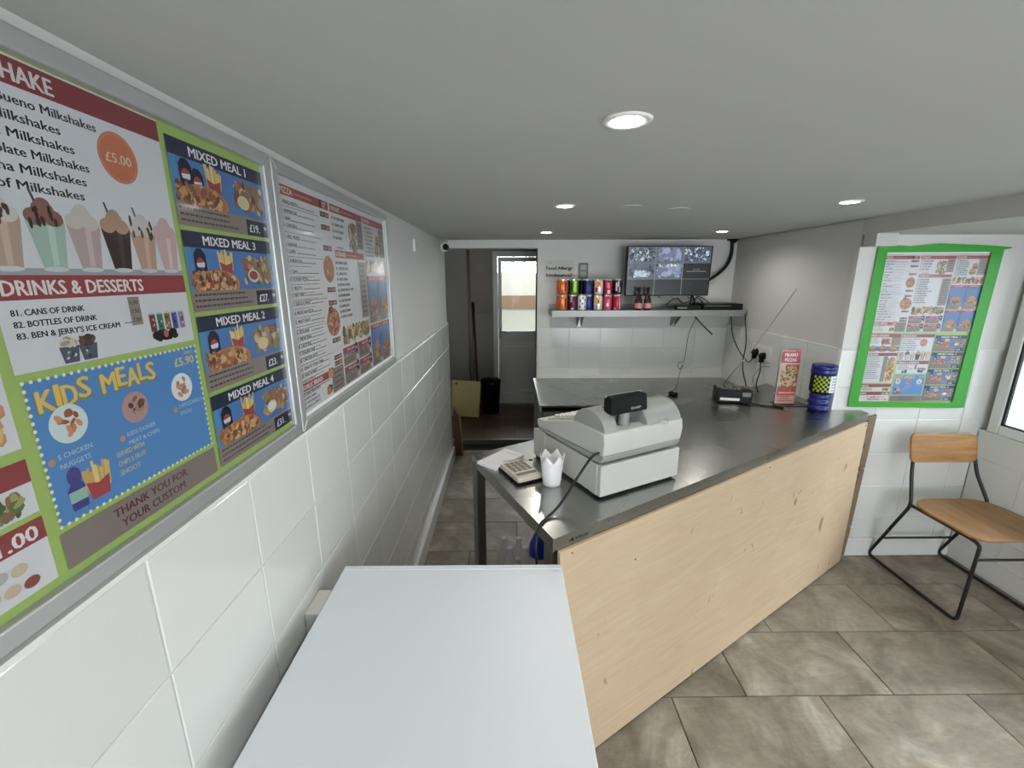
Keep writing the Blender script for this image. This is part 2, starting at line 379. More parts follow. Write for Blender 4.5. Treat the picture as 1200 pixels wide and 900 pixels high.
def kids(p, x0, y0, x1, y1):
    p.rect(x0, y0, x1, y1, '2c7fc4'); p.up()
    n = 30
    for k in range(n):
        for yy in (y0, y1): p.ell(x0+(x1-x0)*k/(n-1), yy, .0024, .0024, 'dfeecd', 6)
    for k in range(20):
        for xx in (x0, x1): p.ell(xx, y0+(y1-y0)*k/19, .0024, .0024, 'dfeecd', 6)
    p.up()
    for ch, dx, dy, ww in (('K', .010, 0, .018), ('I', .031, .003, .005), ('D', .039, 0, .017), ('S', .059, .005, .015), ('M', .090, .002, .021), ('E', .114, .006, .013), ('A', .129, .002, .018), ('L', .149, .006, .012), ('S', .163, .003, .014)):
        p.txt(ch, x0+dx-.0012, y1-.0385+dy-.001, .028, '8a8a3a', w=ww+.002, bold=2); p.txt(ch, x0+dx, y1-.037+dy, .026, 'e0bb3c', w=ww, bold=2)
    p.txt('£5.90', x1-.008, y1-.026, .013, 'd6c96b', w=.042, bold=2, al='R'); p.txt('ONLY', x1-.008, y1-.010, .005, 'd6c96b', al='R')
    for cx, cy, r, cs, bg in ((x0+.038, y1-.058, .0235, ['b5662e', 'c87a3a', '9c4f22', 'd08a4a'], 'c9dcdf'), (x0+.132, y1-.066, .022, ['6d4a3a', '8a6650', 'a07c60', '5a3a2c'], 'b58a86'), (x1-.044, y1-.060, .0225, ['b87a4a', 'a8683a', 'c98c58'], 'e3e6e8')):
        p.ell(cx, cy, r, r, bg, 26); p.up(); p.blobs(cx-r, cy-r, cx+r, cy+r, cs, 26, r*.14, r*.3, lambda a, b: (a-cx)**2+(b-cy)**2 < (r*.62)**2); p.up()
    for tx, ty, a, b_ in ((x0+.016, y1-.096, '5 CHICKEN', 'NUGGETS'), (x0+.11, y1-.102, 'KIDS DONER', 'MEAT & CHIPS'), (x1-.058, y1-.092, '5 MOZZARELLA', 'STICKS')):
        p.txt(a, tx, ty, .0062, 'b9cfe2', bold=0, wmax=.055); p.txt(b_, tx, ty-.012, .0062, 'b9cfe2', bold=0, wmax=.055); p.ell(tx-.008, ty, .0045, .0045, 'b58a70', 10)
    for k, t in enumerate(('SERVED WITH', 'CHIPS & FRUIT', 'SHOOT')): p.txt(t, x0+.088, y0+.05-k*.013, .007, 'c9c070', bold=1, wmax=.045)
    p.ell(x0+.028, y0+.052, .009, .012, '3a2f8a'); p.poly([(x0+.018, y0+.01), (x0+.038, y0+.01), (x0+.04, y0+.036), (x0+.03, y0+.05), (x0+.026, y0+.05), (x0+.016, y0+.036)], '2b2f86'); p.up(); p.rect(x0+.017, y0+.02, x0+.039, y0+.034, '8fb9a8'); p.up(); p.fries(x0+.056, y0+.012, .034, .05)
def board_a():
    p = Print(); W, H = .862, .592; p.rect(0, 0, W, H, LIME); p.up()
    # column one
    x0, x1 = .012, .276
    p.rect(x0, .012, x1, .58, 'd6d9dc'); p.up()
    p.rect(x0, .552, x1, .58, RED); p.up(); p.txt('FRIED CHICKEN', x0+.01, .558, .016, 'e4e0dd', w=.15, bold=2); p.lines(x0+.01, .54, .1, 4, .012, '3c3a3a', .004)
    p.blobs(.11, .49, .2, .548, ['8a4a22', 'a8602f', '7a3c1c', 'b97a3c'], 40, .008, .016); p.up(); p.rect(.2, .485, x1, .552, TAUPE); p.rect(x0, .44, x1, .478, BLUE); p.up()
    for i in range(3): p.burger(.05+i*.088, .432, .07, .056)
    p.rect(x0, .398, x1, .424, RED); p.up(); p.txt('BURGERS', x0+.01, .403, .016, 'e4e0dd', w=.09, bold=2)
    for k in range(12): p.lines(x0+.01, .385-k*.016, .15, 1, .01, '2e2e30', .005)
    p.rect(.165, .18, .2, .396, TAUPE); p.up(); p.blobs(.195, .175, x1, .392, ['a8602f', 'c98a4a', '8a4a22', 'd9b65c', '7ba046', 'b0763a'], 110, .008, .02); p.up()
    p.rect(x0, .16, x1, .172, LIME); p.rect(x0, .134, x1, .16, RED); p.up(); p.txt('SIDES', x0+.01, .139, .015, 'e4e0dd', w=.06, bold=2)
    p.blobs(.2, .1, .268, .132, ['5f6e36', '7b8a48', '4c5a2a', '9aa05c', '87603e'], 60, .004, .009); p.up(); p.lines(x0+.01, .12, .12, 2, .012, '2e2e30', .005)
    p.rect(x0, .092, x1, .098, LIME); p.rect(x0, .066, x1, .092, RED); p.up(); p.txt('DIPS', x0+.01, .071, .015, 'e4e0dd', w=.05, bold=2); p.txt('£1.00', x1-.008, .0695, .017, 'e4e0dd', w=.058, bold=2, al='R')
    for i in range(9):
        for j in range(2):
            p.ell(.09+i*.019+j*.008, .05-j*.02-(i % 3)*.002, .0085, .0065, random.choice(['a8452f', 'b98a6c', '3f3338', '8c3a30', 'b8b5ac', 'c9b79a']), 14)
    p.up()
    # column two
    x0, x1 = .288, .563
    p.rect(x0, .25, x1, .58, 'd3d7db'); p.up(); p.rect(x0, .55, x1, .578, '86262f'); p.up(); p.txt('MILKSHAKE', x0+.006, .555, .018, 'dcd3d3', w=.112, bold=2)
    for k, t in enumerate(('Kinder Bueno Milkshakes', 'Twix Milkshakes', 'Vanilla Milkshakes', 'Chocolate Milkshakes', 'Banana Milkshakes', 'Biscof Milkshakes')):
        p.txt(t, x0+.004, .532-k*.0175,   .0100, '1a1c20', bold=2, w=(.162, .112, .125, .14, .132, .125)[k])
    p.ell(.481, .508, .031, .032, 'c96a3a', 30); p.up(); p.ell(.481, .508, .0285, .0295, 'd08a62', 30); p.up(); p.ell(.481, .508, .0275, .0285, 'c5622f', 30); p.up(); p.txt('£5.00', .481, .501, .0125, 'e0c9a8', w=.04, bold=1, al='C')
    p.rect(x0, .353, x1, .362, '9fa3a6'); p.up()
    for a in ((.312, 'b59a86', 'cfcac2', '4a2a1e', None), (.361, '9fbdae', '8a5a4a', '3a1e18', '4a4a50'), (.407, 'b8a0a0', 'c9c2b8', None, None), (.453, '3a2824', 'b58a70', None, '3f3f46'), (.497, 'b8957c', 'c9c2bc', '4a2a1e', '6a6a70'), (.540, 'c9a8a8', 'c9a8a8', None, None)):
        p.shake(a[0], .359, .044, .072, a[1], a[2], a[3], a[4])
    p.rect(x0, .328, x1, .3545, '94252f'); p.up(); p.txt('DRINKS & DESSERTS', x0+.009, .333, .0165, 'e2dcda', w=.182, bold=2)
    for k, (t, w) in enumerate((('81. CANS OF DRINK', .083), ('82. BOTTLES OF DRINK', .097), ("83. BEN & JERRY'S ICE CREAM", .128))):
        p.txt(t, x0+.012, .3115-k*.0125, .0070, '1a1c20', w=w, bold=2)
    p.rect(.448, .286, .467, .325, '8f877c'); p.rect(.436, .29, .448, .2915, '6f7a78'); p.up()
    for k, t in enumerate(('1.50', '3.50', '7.00')): p.txt(t, .4575, .315-k*.012, .0058, '26282c', bold=1, al='C')
    for cx, sc_ in ((.353, ['c9c4b0', 'a89c84', 'ddd8c8']), (.377, ['4a342e', '5c443a', '3c2822'])):
        p.poly([(cx-.009, .252), (cx+.009, .252), (cx+.0125, .272), (cx-.0125, .272)], '4c5468'); p.rect(cx-.012, .2715, cx+.012, .2745, 'c9ccd0'); p.up(); p.blobs(cx-.013, .268, cx+.013, .285, sc_, 16, .004, .007); p.blobs(cx-.008, .253, cx+.008, .268, ['c9ccd0', '4d7a3c', '2b3560'], 8, .002, .003); p.up()
    for k, c in enumerate(('7a241e', '2f7a5a', '8a6a2c', '2f3f9c', '8a7aa0')):
        x = .484+k*.0145; p.rect(x-.0055, .273, x+.0055, .299, c); p.ell(x, .299, .0055, .0015, 'b9bcc0', 10); p.up(); p.blobs(x-.005, .276, x+.005, .296, ['c9ccd0', '1c1c20'], 5, .0012, .0025); p.up()
    p.blobs(.478, .2565, .53, .276, ['141418'], 40, .005, .008); p.up(); p.ell(.505, .268, .005, .006, 'b9434a', 10); p.up()
    kids(p, .292, .066, .560, .240)
    p.rect(x0, .012, x1, .058, '857a73'); p.up(); p.txt('THANK YOU FOR', .425, .0385, .012, '5c1f28', w=.135, bold=2, al='C'); p.txt('YOUR CUSTOM', .425, .0205, .012, '5c1f28', w=.118, bold=2, al='C')
    # column three
    for k, (y0, t, pr) in enumerate(((.434, 'MIXED MEAL 1', '£19.99'), (.294, 'MIXED MEAL 3', '£27.99'), (.154, 'MIXED MEAL 2', '£23.99'), (.014, 'MIXED MEAL 4', '£31.99'))):
        meal(p, .574, y0, .842, y0+.132, t, pr, k+1)
    return p
def board_b():
    p = Print(); W, H = .872, .572; p.rect(0, 0, W, H, 'd9dadc'); p.up()
    def bar(x0, x1, y, t, w, hh=.023):
        p.rect(x0, y, x1, y+hh, 'a02a30'); p.up(); p.txt(t, x0+.008, y+hh*.2, hh*.62, 'e8e2e0', w=w, bold=2); p.lines(x0+w+.016, y+hh*.4, x1-.08, 1, .01, 'd0a8a8', .003)
    def prices(x, y, w=.062):
        p.rect(x, y, x+w*.5, y+.014, '2e2624'); p.rect(x+w*.5, y, x+w, y+.014, '8f2a30'); p.up(); p.txt('9.50', x+.003, y+.0035, .007, 'd8c8c0', w=.023); p.txt('12.00', x+w*.5+.003, y+.0035, .007, 'd8c8c0', w=.025)
    bar(.008, .295, .532, 'PIZZA', .062); p.rect(.232, .532, .248, .555, '2e2624'); p.up(); p.txt('12"', .256, .537, .014, 'e8e2e0', bold=2)
    items = [('1. MARGHERITA', .513), ('2. PEPPERONI', .492), ('3. HAM', .476), ('4. CHICKEN', .460), ('5. VEG. MIXED', .434), ('6. HAWAII', .416), ('7. CAPRI', .400), ('8. AMERICAN', .378), ('9. CAPO', .352), ('10. DONER PIZZA', .334), ('11. FRUTTI', .312), ('12. BIG TWO', .296), ('13. BAR-B-Q MEAT', .274), ('14. MEXICAN PIZZA', .252), ('15. MEAT FEAST', .230), ('16. SICILIANA', .204), ('17. MEXICANA', .186), ('18. CALZONE', .168), ('19. ITALIAN ONE', .150), ('20. CHICKEN HOT', .132), ('21. CREATE YOUR OWN', .110), ('22. HALF & HALF', .092)]
    for t, y in items:
        p.txt(t, .014, y, .0092, '1c1e22', bold=2); p.lines(.02+len(t)*.0062, y, .2, 1, .01, '6d6b68', .0025)
        if y < .4: p.lines(.02, y-.009, .19, 1, .01, '8a8886', .002)
    for y in (.507, .448, .392, .284, .214, .124): p.rect(.008, y, .225, y+.0012, '55555a')
    for y in (.510, .475, .418, .300, .262, .150, .098, .080): prices(.232, y)
    p.pizza(.258, .366, .038, .038); p.pizza(.255, .212, .05, .042, 80)
    p.blobs(.222, .235, .262, .262, ['8a4a22', 'b97a3c', '6d3a1e'], 14, .006, .01); p.up()
    p.blobs(.17, .058, .22, .088, ['5f6e36', 'b8a070', 'd9dadc', '8c3a30'], 22, .004, .008); p.up()
    p.txt('EXTRA TOPPINGS', .014, .078, .007, 'a02a30', bold=1); p.lines(.014, .068, .2, 3, .009, '55555a', .003)
    # garlic breads
    p.rect(.008, .118-.092, .295, .118-.09, 'd9dadc'); bar(.008, .200, .098-.075+.033, 'GARLIC BREADS', .12, .021)
    p.rect(.2, .004, .295, .077, TAUPE); p.up(); p.ell(.195, .066, .02, .013, 'c98a4a'); p.blobs(.155, .006, .2, .04, ['8a5a2c', 'b97a3c', '4a2718'], 20, .008, .014); p.up()
    for k in range(4): p.lines(.215, .06-k*.015, .29, 1, .01, '3a3432', .004)
    for k, t in enumerate(('23. GARLIC BREAD PIZZA', '24. WITH CHEESE', '25. WITH MUSHROOM', '26. GARLIC & TOMATO')): p.txt(t, .014, .044-k*.0115, .0066, '24262a', bold=1)
    # middle
    bar(.305, .595, .532, 'WRAPS', .07); p.rect(.53, .438, .592, .53, TAUPE); p.up(); p.lines(.54, .515, .588, 5, .017, '3a3432', .004)
    for k, t in enumerate(('30. CHICKEN WRAP', '31. DONER WRAP', '32. KOFTE WRAP', '33. MIX WRAP')): p.txt(t, .312, .513-k*.019, .0086, '1c1e22', bold=2)
    p.lines(.335, .43, .42, 2, .016, 'a05a60', .004); p.blobs(.44, .42, .53, .522, ['8d6a44', 'b08c5c', '6f4a30', '7e8c4a', 'c9b58a'], 60, .008, .016); p.up()
    bar(.318, .59, .402, 'KEBABS', .08, .022); p.rect(.52, .2, .592, .395, TAUPE); p.up()
    for k in range(10):
        p.lines(.53, .38-k*.018, .588, 1, .01, '3a3432', .005)
    for k in range(11): p.txt(('40. DONER KEBAB', '41. CHICKEN SHISH', '42. LAMB KOFTE', '43. MIXED KEBAB', '44. SPECIAL DONER', '45. DONER MEAT & CHIPS')[k % 6], .312, .382-k*.0165, .0086, '1c1e22', bold=2, wmax=.17)
    p.blobs(.312, .128, .592, .194, ['5a4630', '8d6a44', 'b08c5c', '7e8c4a', '6f4a30', '9a7a54', 'c9b58a'], 190, .008, .016); p.up()
    def cell(x0, y0, x1, y1, kind):
        p.rect(x0, y0, x1, y1, '3a6fb0'); p.up(); p.rect(x0, y1-.018, x1, y1, 'a02a30'); p.rect(x0, y0, x1, y0+.03, TAUPE); p.up()
        p.txt('SPECIAL OFFER' if kind else 'COMBO MEAL', (x0+x1)/2, y1-.013, .0075, 'e8e2e0', bold=1, al='C', wmax=(x1-x0)*.85)
        if kind == 1: p.burger((x0+x1)/2, y0+.028, (x1-x0)*.62, (y1-y0)*.42)
        p.blobs(x0+.002, y0+.026, x1-.002, y0+(y1-y0)*(.62 if kind != 1 else .4), ['a8602f', 'c98a4a', '8a4a22', 'd9b65c', '7ba046', 'b0763a', '5a3a26'], 46 if kind != 1 else 26, .005, .011); p.up()
        if kind == 2: p.cola(x1-.018, y0+(y1-y0)*.5, .022, .034)
        p.rect(x1-.024, y0+.003, x1-.003, y0+.019, 'e0ddd6'); p.up(); p.txt('£7', x1-.02, y0+.006, .009, '24262a', bold=1); p.lines(x0+.005, y0+.018, x1-.03, 2, .009, '3a3432', .003)
    cell(.305, .064, .445, .122, 2); cell(.305, .004, .445, .06, 2); cell(.45, .064, .592, .122, 2); cell(.45, .004, .592, .06, 2)
    # right
    bar(.602, .866, .532, 'BURGERS', .07); p.rect(.79, .42, .866, .53, TAUPE); p.up()
    for k in range(8): p.txt(('50. BEEF BURGER', '51. CHEESE BURGER', '52. CHICKEN FILLET', '53. HALF POUNDER')[k % 4], .608, .515-k*.014, .0084, '1c1e22', bold=2); 
    p.lines(.80, .515, .86, 6, .016, '3a3432', .004); p.burger(.765, .455, .05, .05); p.burger(.752, .42, .06, .045)
    p.photo(.602, .352, .866, .408, 'cfcac4', ['5a3a26', '8a4a22', '6d3a1e', 'b97a3c', 'c9b58a', '9c3f28'], 90, .008, .016)
    for i in range(2):
        cell(.602+i*.134, .17, .732+i*.134, .346, 1); cell(.602+i*.134, .004, .732+i*.134, .164, 1)
    return p

# ================================================================ STRUCTURE
def struct(name, mb, m, parent=None, **k):
    o = mb.build(name, m, parent); 
    if not parent: o['kind'] = 'structure'
    return o
floor = struct('floor', MB().box(XL-.2, 4.2, -2.4, 4.15, -.06, -.004), 'dgrout')
ceiling = struct('ceiling', MB().box(XL-.2, XS+.012, -2.4, YB+.15, ZC, ZC+.1).box(XS+.012, XR+.3, -2.4, YP+.02, 1.85, ZC+.1).box(XS+.0122, XS+.12, 2.245, YP, 1.79, 1.86).box(XS, XS+.3, YP, YB+.1, ZC, ZC+.1), 'ceil')
wall_left = struct('wall_left', MB().box(XL-.2, XL-.012, -2.4, 3.81, 0, ZC), 'wall')
wall_left.data.materials.append(M['grout'])
g = MB().box(XL-.012, XL-.0035, -2.4, 3.81, 0, ZT+.002).build('grout', 'grout', wall_left)
wall_back = struct('wall_back', MB().box(.232, XS+.1, YB, YB+.14, 0, ZC).box(XL-.02, .232, YB, YB+.14, 1.865, ZC), 'wall')
MB().box(.24, XS, YB-.006, YB, .6, 1.237).build('grout', 'grout', wall_back)
wall_right = struct('wall_right', MB().box(XS+.012, XS+.1, YP+.02, YB+.1, 0, ZC), 'wall')
MB().box(XS+.0035, XS+.012, YP, YB, .6, ZT+.002).build('grout', 'grout', wall_right)
wall_alcove = struct('wall_alcove', MB().box(XS+.05, XR+.2, YP+.012, YP+.2, 0, 1.85).box(XS, XS+.06, YP, YP+.03, ZT, 1.79).box(XS+.06, XR+.1, YP, YP+.013, ZT, 1.85), 'wall')
MB().box(XS+.0005, XR, YP+.0035, YP+.022, 0, ZT+.002).build('grout', 'grout', wall_alcove)
wall_window = struct('wall_window', MB().box(XR+.008, XR+.25, -2.4, YP, 0, .80).box(XR+.008, XR+.25, -2.4, YP, 1.80, 1.86).box(XR+.008, XR+.25, -2.4, .35, .8, 1.8).box(XR+.06, XR+.25, 2.29, YP+.05, .8, 1.8), 'wall')
MB().box(XR+.0035, XR+.008, -.5, YP, 0, .798).build('grout', 'grout', wall_window)
wall_front = struct('wall_front', MB().box(XL-.2, .1, -2.5, -2.4, 0, ZC).box(2.3, XR+.2, -2.5, -2.4, 0, ZC).box(.1, 2.3, -2.5, -2.4, 0, .45).box(.1, 2.3, -2.5, -2.4, 1.85, ZC), 'wall')
# window side sealing
trim = struct('trim_1', MB().box(XL-.012, XL+.001, -2.4, 3.81, ZT, ZT+.008), 'ledge')
struct('trim_2', MB().box(XS-.001, XS+.012, YP, YB, ZT, ZT+.007), 'ledge')
struct('trim_3', MB().box(XL-.012, .232, YB-.012, YB, 1.866, 1.915), 'wall')
struct('trim_4', MB().box(.232, .236, YB-.003, YB+.14, 0, ZC), 'wall')

# wall tiles: every tile a part of its wall
def tile_mesh(w, h, t=.0035, ch=.002, g_=.0013):
    """tile lying in local x (width) / y (height), proud along +z, with a chamfered rim"""
    b = MB(); bm = b.bm
    o = [(g_, g_), (w-g_, g_), (w-g_, h-g_), (g_, h-g_)]; i = [(g_+ch, g_+ch), (w-g_-ch, g_+ch), (w-g_-ch, h-g_-ch), (g_+ch, h-g_-ch)]
    A = [bm.verts.new((x, y, 0)) for x, y in o]; B = [bm.verts.new((x, y, t*.55)) for x, y in o]; C_ = [bm.verts.new((x, y, t)) for x, y in i]
    for k in range(4):
        bm.faces.new((A[k], A[(k+1) % 4], B[(k+1) % 4], B[k])); bm.faces.new((B[k], B[(k+1) % 4], C_[(k+1) % 4], C_[k]))
    bm.faces.new(C_); return b
TM = {}
def tiles(parent, origin, ux, uy, us, vs, m='tile', t=.0035, ch=.002, skip=None):
    """us, vs: joint positions; each cell is its own object, equal cells share a mesh"""
    uz = Vector(ux).cross(Vector(uy)); R = Matrix((ux, uy, uz)).transposed().to_4x4()
    for j in range(len(vs)-1):
        row = us[j % len(us)] if isinstance(us[0], (list, tuple)) else us
        for i in range(len(row)-1):
            u0, u1, v0, v1 = row[i], row[i+1], vs[j], vs[j+1]
            if skip and skip(u0, u1, v0, v1): continue
            key = (round(u1-u0, 4), round(v1-v0, 4), m, t)
            if key not in TM: TM[key] = tile_mesh(u1-u0, v1-v0, t, ch, .0019 if m == 'stone' else .0013).build('tile', m, mesh_only=True)
            o = bpy.data.objects.new('tile', TM[key]); COL.objects.link(o); o.parent = parent
            p = Vector(origin)+Vector(ux)*u0+Vector(uy)*v0
            o.matrix_world = Matrix.Translation(p) @ R @ Matrix.Rotation(random.uniform(-.0018, .0018), 4, 'X') @ Matrix.Rotation(random.uniform(-.0018, .0018), 4, 'Y')
VR = [.05, .25, .455, .66, .86, 1.055, ZT]
tiles(wall_left, (XL-.0035, 0, 0), (0, 1, 0), (0, 0, 1), [round(.552+.257*k, 4) for k in range(-2, 13)]+[3.81], VR)
tiles(wall_alcove, (0, YP+.0035, 0), (1, 0, 0), (0, 0, 1), [1.80, 2.05, 2.30, 2.55, XR], [.05, .25, .455, .655, .86, 1.05, ZT])
tiles(wall_right, (XS+.0035, 0, 0), (0, -1, 0), (0, 0, 1), [-YB, -3.37, -3.11, -2.855, -2.6, -YP], [.66, .86, 1.05, ZT])
tiles(wall_back, (0, YB-.006, 0), (1, 0, 0), (0, 0, 1), [.24, .50, .76, 1.02, 1.28, 1.54, XS], [.7, .9, 1.07, 1.237])
tiles(wall_window, (XR+.0035, 0, 0), (0, -1, 0), (0, 0, 1), [-YP, -2.07, -1.81, -1.555, -1.3, -1.04], [.05, .25, .445, .645, .798])
# floor tiles
ev = [round(-.843+.6*k, 4) for k in range(8)]; od = [round(-.55+.6*k, 4) for k in range(7)]
ev[0] = od[0] = XL-.0; ev = [XL]+[x for x in ev[1:] if x < XR]+[XR+.01]; od = [x for x in od if x < XR]+[XR+.01]
vs = [round(1.406+.325*k, 4) for k in range(-4, 9)]; vs[-1] = 4.0
tiles(floor, (0, 0, -.004), (1, 0, 0), (0, 1, 0), [ev, od], vs, 'stone', .004, .0015)
# skirtings
def skirt(x0, x1, y0, y1, n):
    o = MB().box(x0, x1, y0, y1, 0, .118).build(n, 'skirt', bevel=.006); o['kind'] = 'structure'
skirt(XL-.004, XL+.02, .3, 3.81, 'baseboard_left'); skirt(XS+.0, XR, YP-.02, YP+.004, 'baseboard_alcove'); skirt(XR-.02, XR+.004, -1, YP-.02, 'baseboard_window')

# ---------------------------------------------------------------- back room
floor_back = struct('floor_back', MB().box(-1.2, 1.6, 4.15, 5.5, -.06, .046), 'dgrout')
tiles(floor_back, (0, 0, .046), (1, 0, 0), (0, 1, 0), [-.9, -.6, -.27, .06, .39, .72], [4.16, 4.49, 4.82, 5.15, 5.44], 'browntile', .004, .0015)
struct('trim_5', MB().box(-1.2, .9, 4.135, 4.165, .0, .053), 'steeldark')
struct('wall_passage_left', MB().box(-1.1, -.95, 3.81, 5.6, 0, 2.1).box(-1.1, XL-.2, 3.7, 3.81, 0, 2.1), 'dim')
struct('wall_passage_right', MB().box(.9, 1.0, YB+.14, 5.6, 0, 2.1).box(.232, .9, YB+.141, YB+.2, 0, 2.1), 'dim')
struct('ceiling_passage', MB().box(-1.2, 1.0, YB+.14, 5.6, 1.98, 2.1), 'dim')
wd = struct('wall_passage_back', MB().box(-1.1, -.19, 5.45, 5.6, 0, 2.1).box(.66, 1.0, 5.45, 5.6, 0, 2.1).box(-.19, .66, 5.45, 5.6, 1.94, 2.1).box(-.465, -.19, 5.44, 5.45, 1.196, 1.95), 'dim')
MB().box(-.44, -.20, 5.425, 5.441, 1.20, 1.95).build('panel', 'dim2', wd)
pp = MB().tube([(-.476, 5.42, .05), (-.476, 5.42, 1.96)], .016, 10).build('service_pipe', 'dim2'); tag(pp, 'pale vertical service pipe on the dark back room wall', 'pipe')
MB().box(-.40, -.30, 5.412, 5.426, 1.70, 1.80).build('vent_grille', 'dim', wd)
d = empty('door_1', (0, 0, 0), kind='structure')
MB().box(-.19, -.13, 5.42, 5.5, .05, 1.94).box(.60, .66, 5.42, 5.5, .05, 1.94).box(-.13, .60, 5.42, 5.5, 1.875, 1.94).build('door_frame', 'upvc', d, .006)
MB().box(-.125, -.083, 5.43, 5.48, .06, 1.87).box(.555, .595, 5.43, 5.48, .06, 1.87).box(-.083, .555, 5.43, 5.48, 1.815, 1.87).box(-.083, .555, 5.43, 5.48, .86, .985).box(-.083, .555, 5.43, 5.48, .06, .20).build('door_leaf', 'upvc', d, .005)
MB().box(-.083, .555, 5.445, 5.465, .20, .86).box(-.04, .51, 5.437, 5.448, .26, .80).build('door_panel', 'upvc', d, .006)
MB().box(-.083, .555, 5.452, 5.456, .985, 1.815).build('door_glass', 'glass', d)
MB().tube([(-.105, 5.425, .985), (-.105, 5.39, .985), (-.02, 5.385, .985)], .009, 8).box(-.118, -.092, 5.42, 5.43, .9, 1.03).build('door_handle', 'steeldark', d)
# yard seen through the door glass, plus unseen sky blockers
ya = struct('yard_wall', MB().box(-1.5, 2.5, 7.6, 7.8, -.3, 1.70), 'yard')
MB().box(-1.5, 2.5, 7.55, 7.6, 1.11, 1.33).build('fence_board', 'band', ya)
struct('yard_ground', MB().box(-2.5, 3, 5.6, 8.5, -.1, -.02), 'street')
struct('sky_blocker_left', MB().box(-1.7, -1.5, 5.6, 9, -.1, 4.2), 'street')  # unseen tall wall, added to cut the sky light on the yard
struct('sky_blocker_right', MB().box(2.5, 2.7, 5.6, 9, -.1, 4.2), 'street')  # unseen wall on the other side, added to dim the yard
struct('sky_blocker_roof', MB().box(-1.7, 2.7, 5.6, 6.9, 2.6, 2.66), 'street')  # unseen roof added to keep sky light off the yard behind the door
hb = MB()
for _ in range(3500):
    x, y, z = random.uniform(-1.2, 2), random.uniform(7.9, 8.4), random.uniform(-.02, 2.3); a = random.uniform(0, PI); s = .035
    dx, dy = math.cos(a)*s, math.sin(a)*s; f = [hb.bm.verts.new(q) for q in ((x-dx, y-dy, z), (x, y-.01, z-s*.5), (x+dx, y+dy, z+random.uniform(-s, s)), (x, y+.01, z+s*.5))]; hb.bm.faces.new(f)
tag(hb.build('hedge_leaves', 'leaf'), 'yellow green hedge above the yard wall beyond the back door', 'hedge', kind='stuff')

# ---------------------------------------------------------------- window
w = empty('window_1', (0, 0, 0), kind='structure')
Y0, Y1, zb, zt = .40, 2.30, .80, 1.80; X0, X1 = XR+.012, XR+.07
MB().box(X0, X1, Y1-.055, Y1, zb, zt).box(X0, X1, Y0, Y0+.055, zb, zt).box(X0, X1, Y0+.055, Y1-.055, zb, zb+.052).box(X0, X1, Y0+.055, Y1-.055, zt-.055, zt).box(X0, X1, 1.30, 1.36, zb+.05, zt-.05).build('window_frame', 'upvc', w, .006)
gs = MB()
for a, b in ((1.36, Y1-.055), (Y0+.055, 1.30)):
    gs.box(X0+.008, X0+.022, b-.012, b, zb+.052, zt-.055).box(X0+.008, X0+.022, a, a+.012, zb+.052, zt-.055).box(X0+.008, X0+.022, a, b, zb+.052, zb+.06).box(X0+.008, X0+.022, a, b, zt-.063, zt-.055)
gs.build('gasket', 'black', w)
MB().box(X0+.02, X0+.024, 1.36, Y1-.055, zb+.052, zt-.055).build('pane', 'glass', w); MB().box(X0+.02, X0+.024, Y0+.055, 1.3, zb+.052, zt-.055).build('pane', 'glass', w)
MB().box(XR-.004, XR+.07, Y0-.05, YP, .793, .801).build('sill_edge', 'skirt', w, .002)
struct('street_ground', MB().box(XR+.3, 14, -6, 12, -.2, -.1), 'street')
struct('street_facade', MB().box(9, 9.4, -6, 12, -.1, 5), 'facade')
struct('wall_front_street', MB().box(-4, 8, -9, -8.8, -.1, 4), 'facade')

# ---------------------------------------------------------------- menu boards on the left wall
def board(label, y0, y1, z0, z1, sy0, sz0, pr, rw=.027):
    b = empty('menu_board', (XL-.012, (y0+y1)/2, z0)); tag(b, label, 'menu board', 'framed menu boards on the left wall')
    off = lambda mb, n, m, bev=0: _rel(mb.build(n, m, b, bev), b)
    X0, X1 = XL-.012, XL+.006
    def _rel(o, par): o.matrix_parent_inverse = Matrix.Translation(-par.location); return o
    for pts in (((y0, z0), (y1, z0), (y1-rw, z0+rw), (y0+rw, z0+rw)), ((y1, z0), (y1, z1), (y1-rw, z1-rw), (y1-rw, z0+rw)), ((y1, z1), (y0, z1), (y0+rw, z1-rw), (y1-rw, z1-rw)), ((y0, z1), (y0, z0), (y0+rw, z0+rw), (y0+rw, z1-rw))):
        off(MB().prism(list(pts), (X0, X1), lambda u, v, w_: (w_, u, v)), 'frame_rail', 'alu', .004)
    off(MB().box(X0, X0+.006, y0+.01, y1-.01, z0+.01, z1-.01), 'backing_panel', 'paper')
    o = pr; o.parent = b; o.matrix_parent_inverse = Matrix.Translation(-b.location)
    o.matrix_basis = Matrix.Translation((X0+.0065, sy0, sz0)) @ Matrix(((0, 0, 1, 0), (1, 0, 0, 0), (0, 1, 0, 0), (0, 0, 0, 1)))
    return b
pa = board_a().build('menu_sheet'); pb = board_b().build('menu_sheet')
board('large framed menu board with lime green borders showing milkshakes, kids meals and mixed meals', .145, 1.040, 1.272, 1.907, .171, 1.298, pa)
board('framed white menu board listing pizzas and kebabs, beside the lime green bordered board', 1.045, 1.985, 1.268, 1.904, 1.075, 1.305, pb)
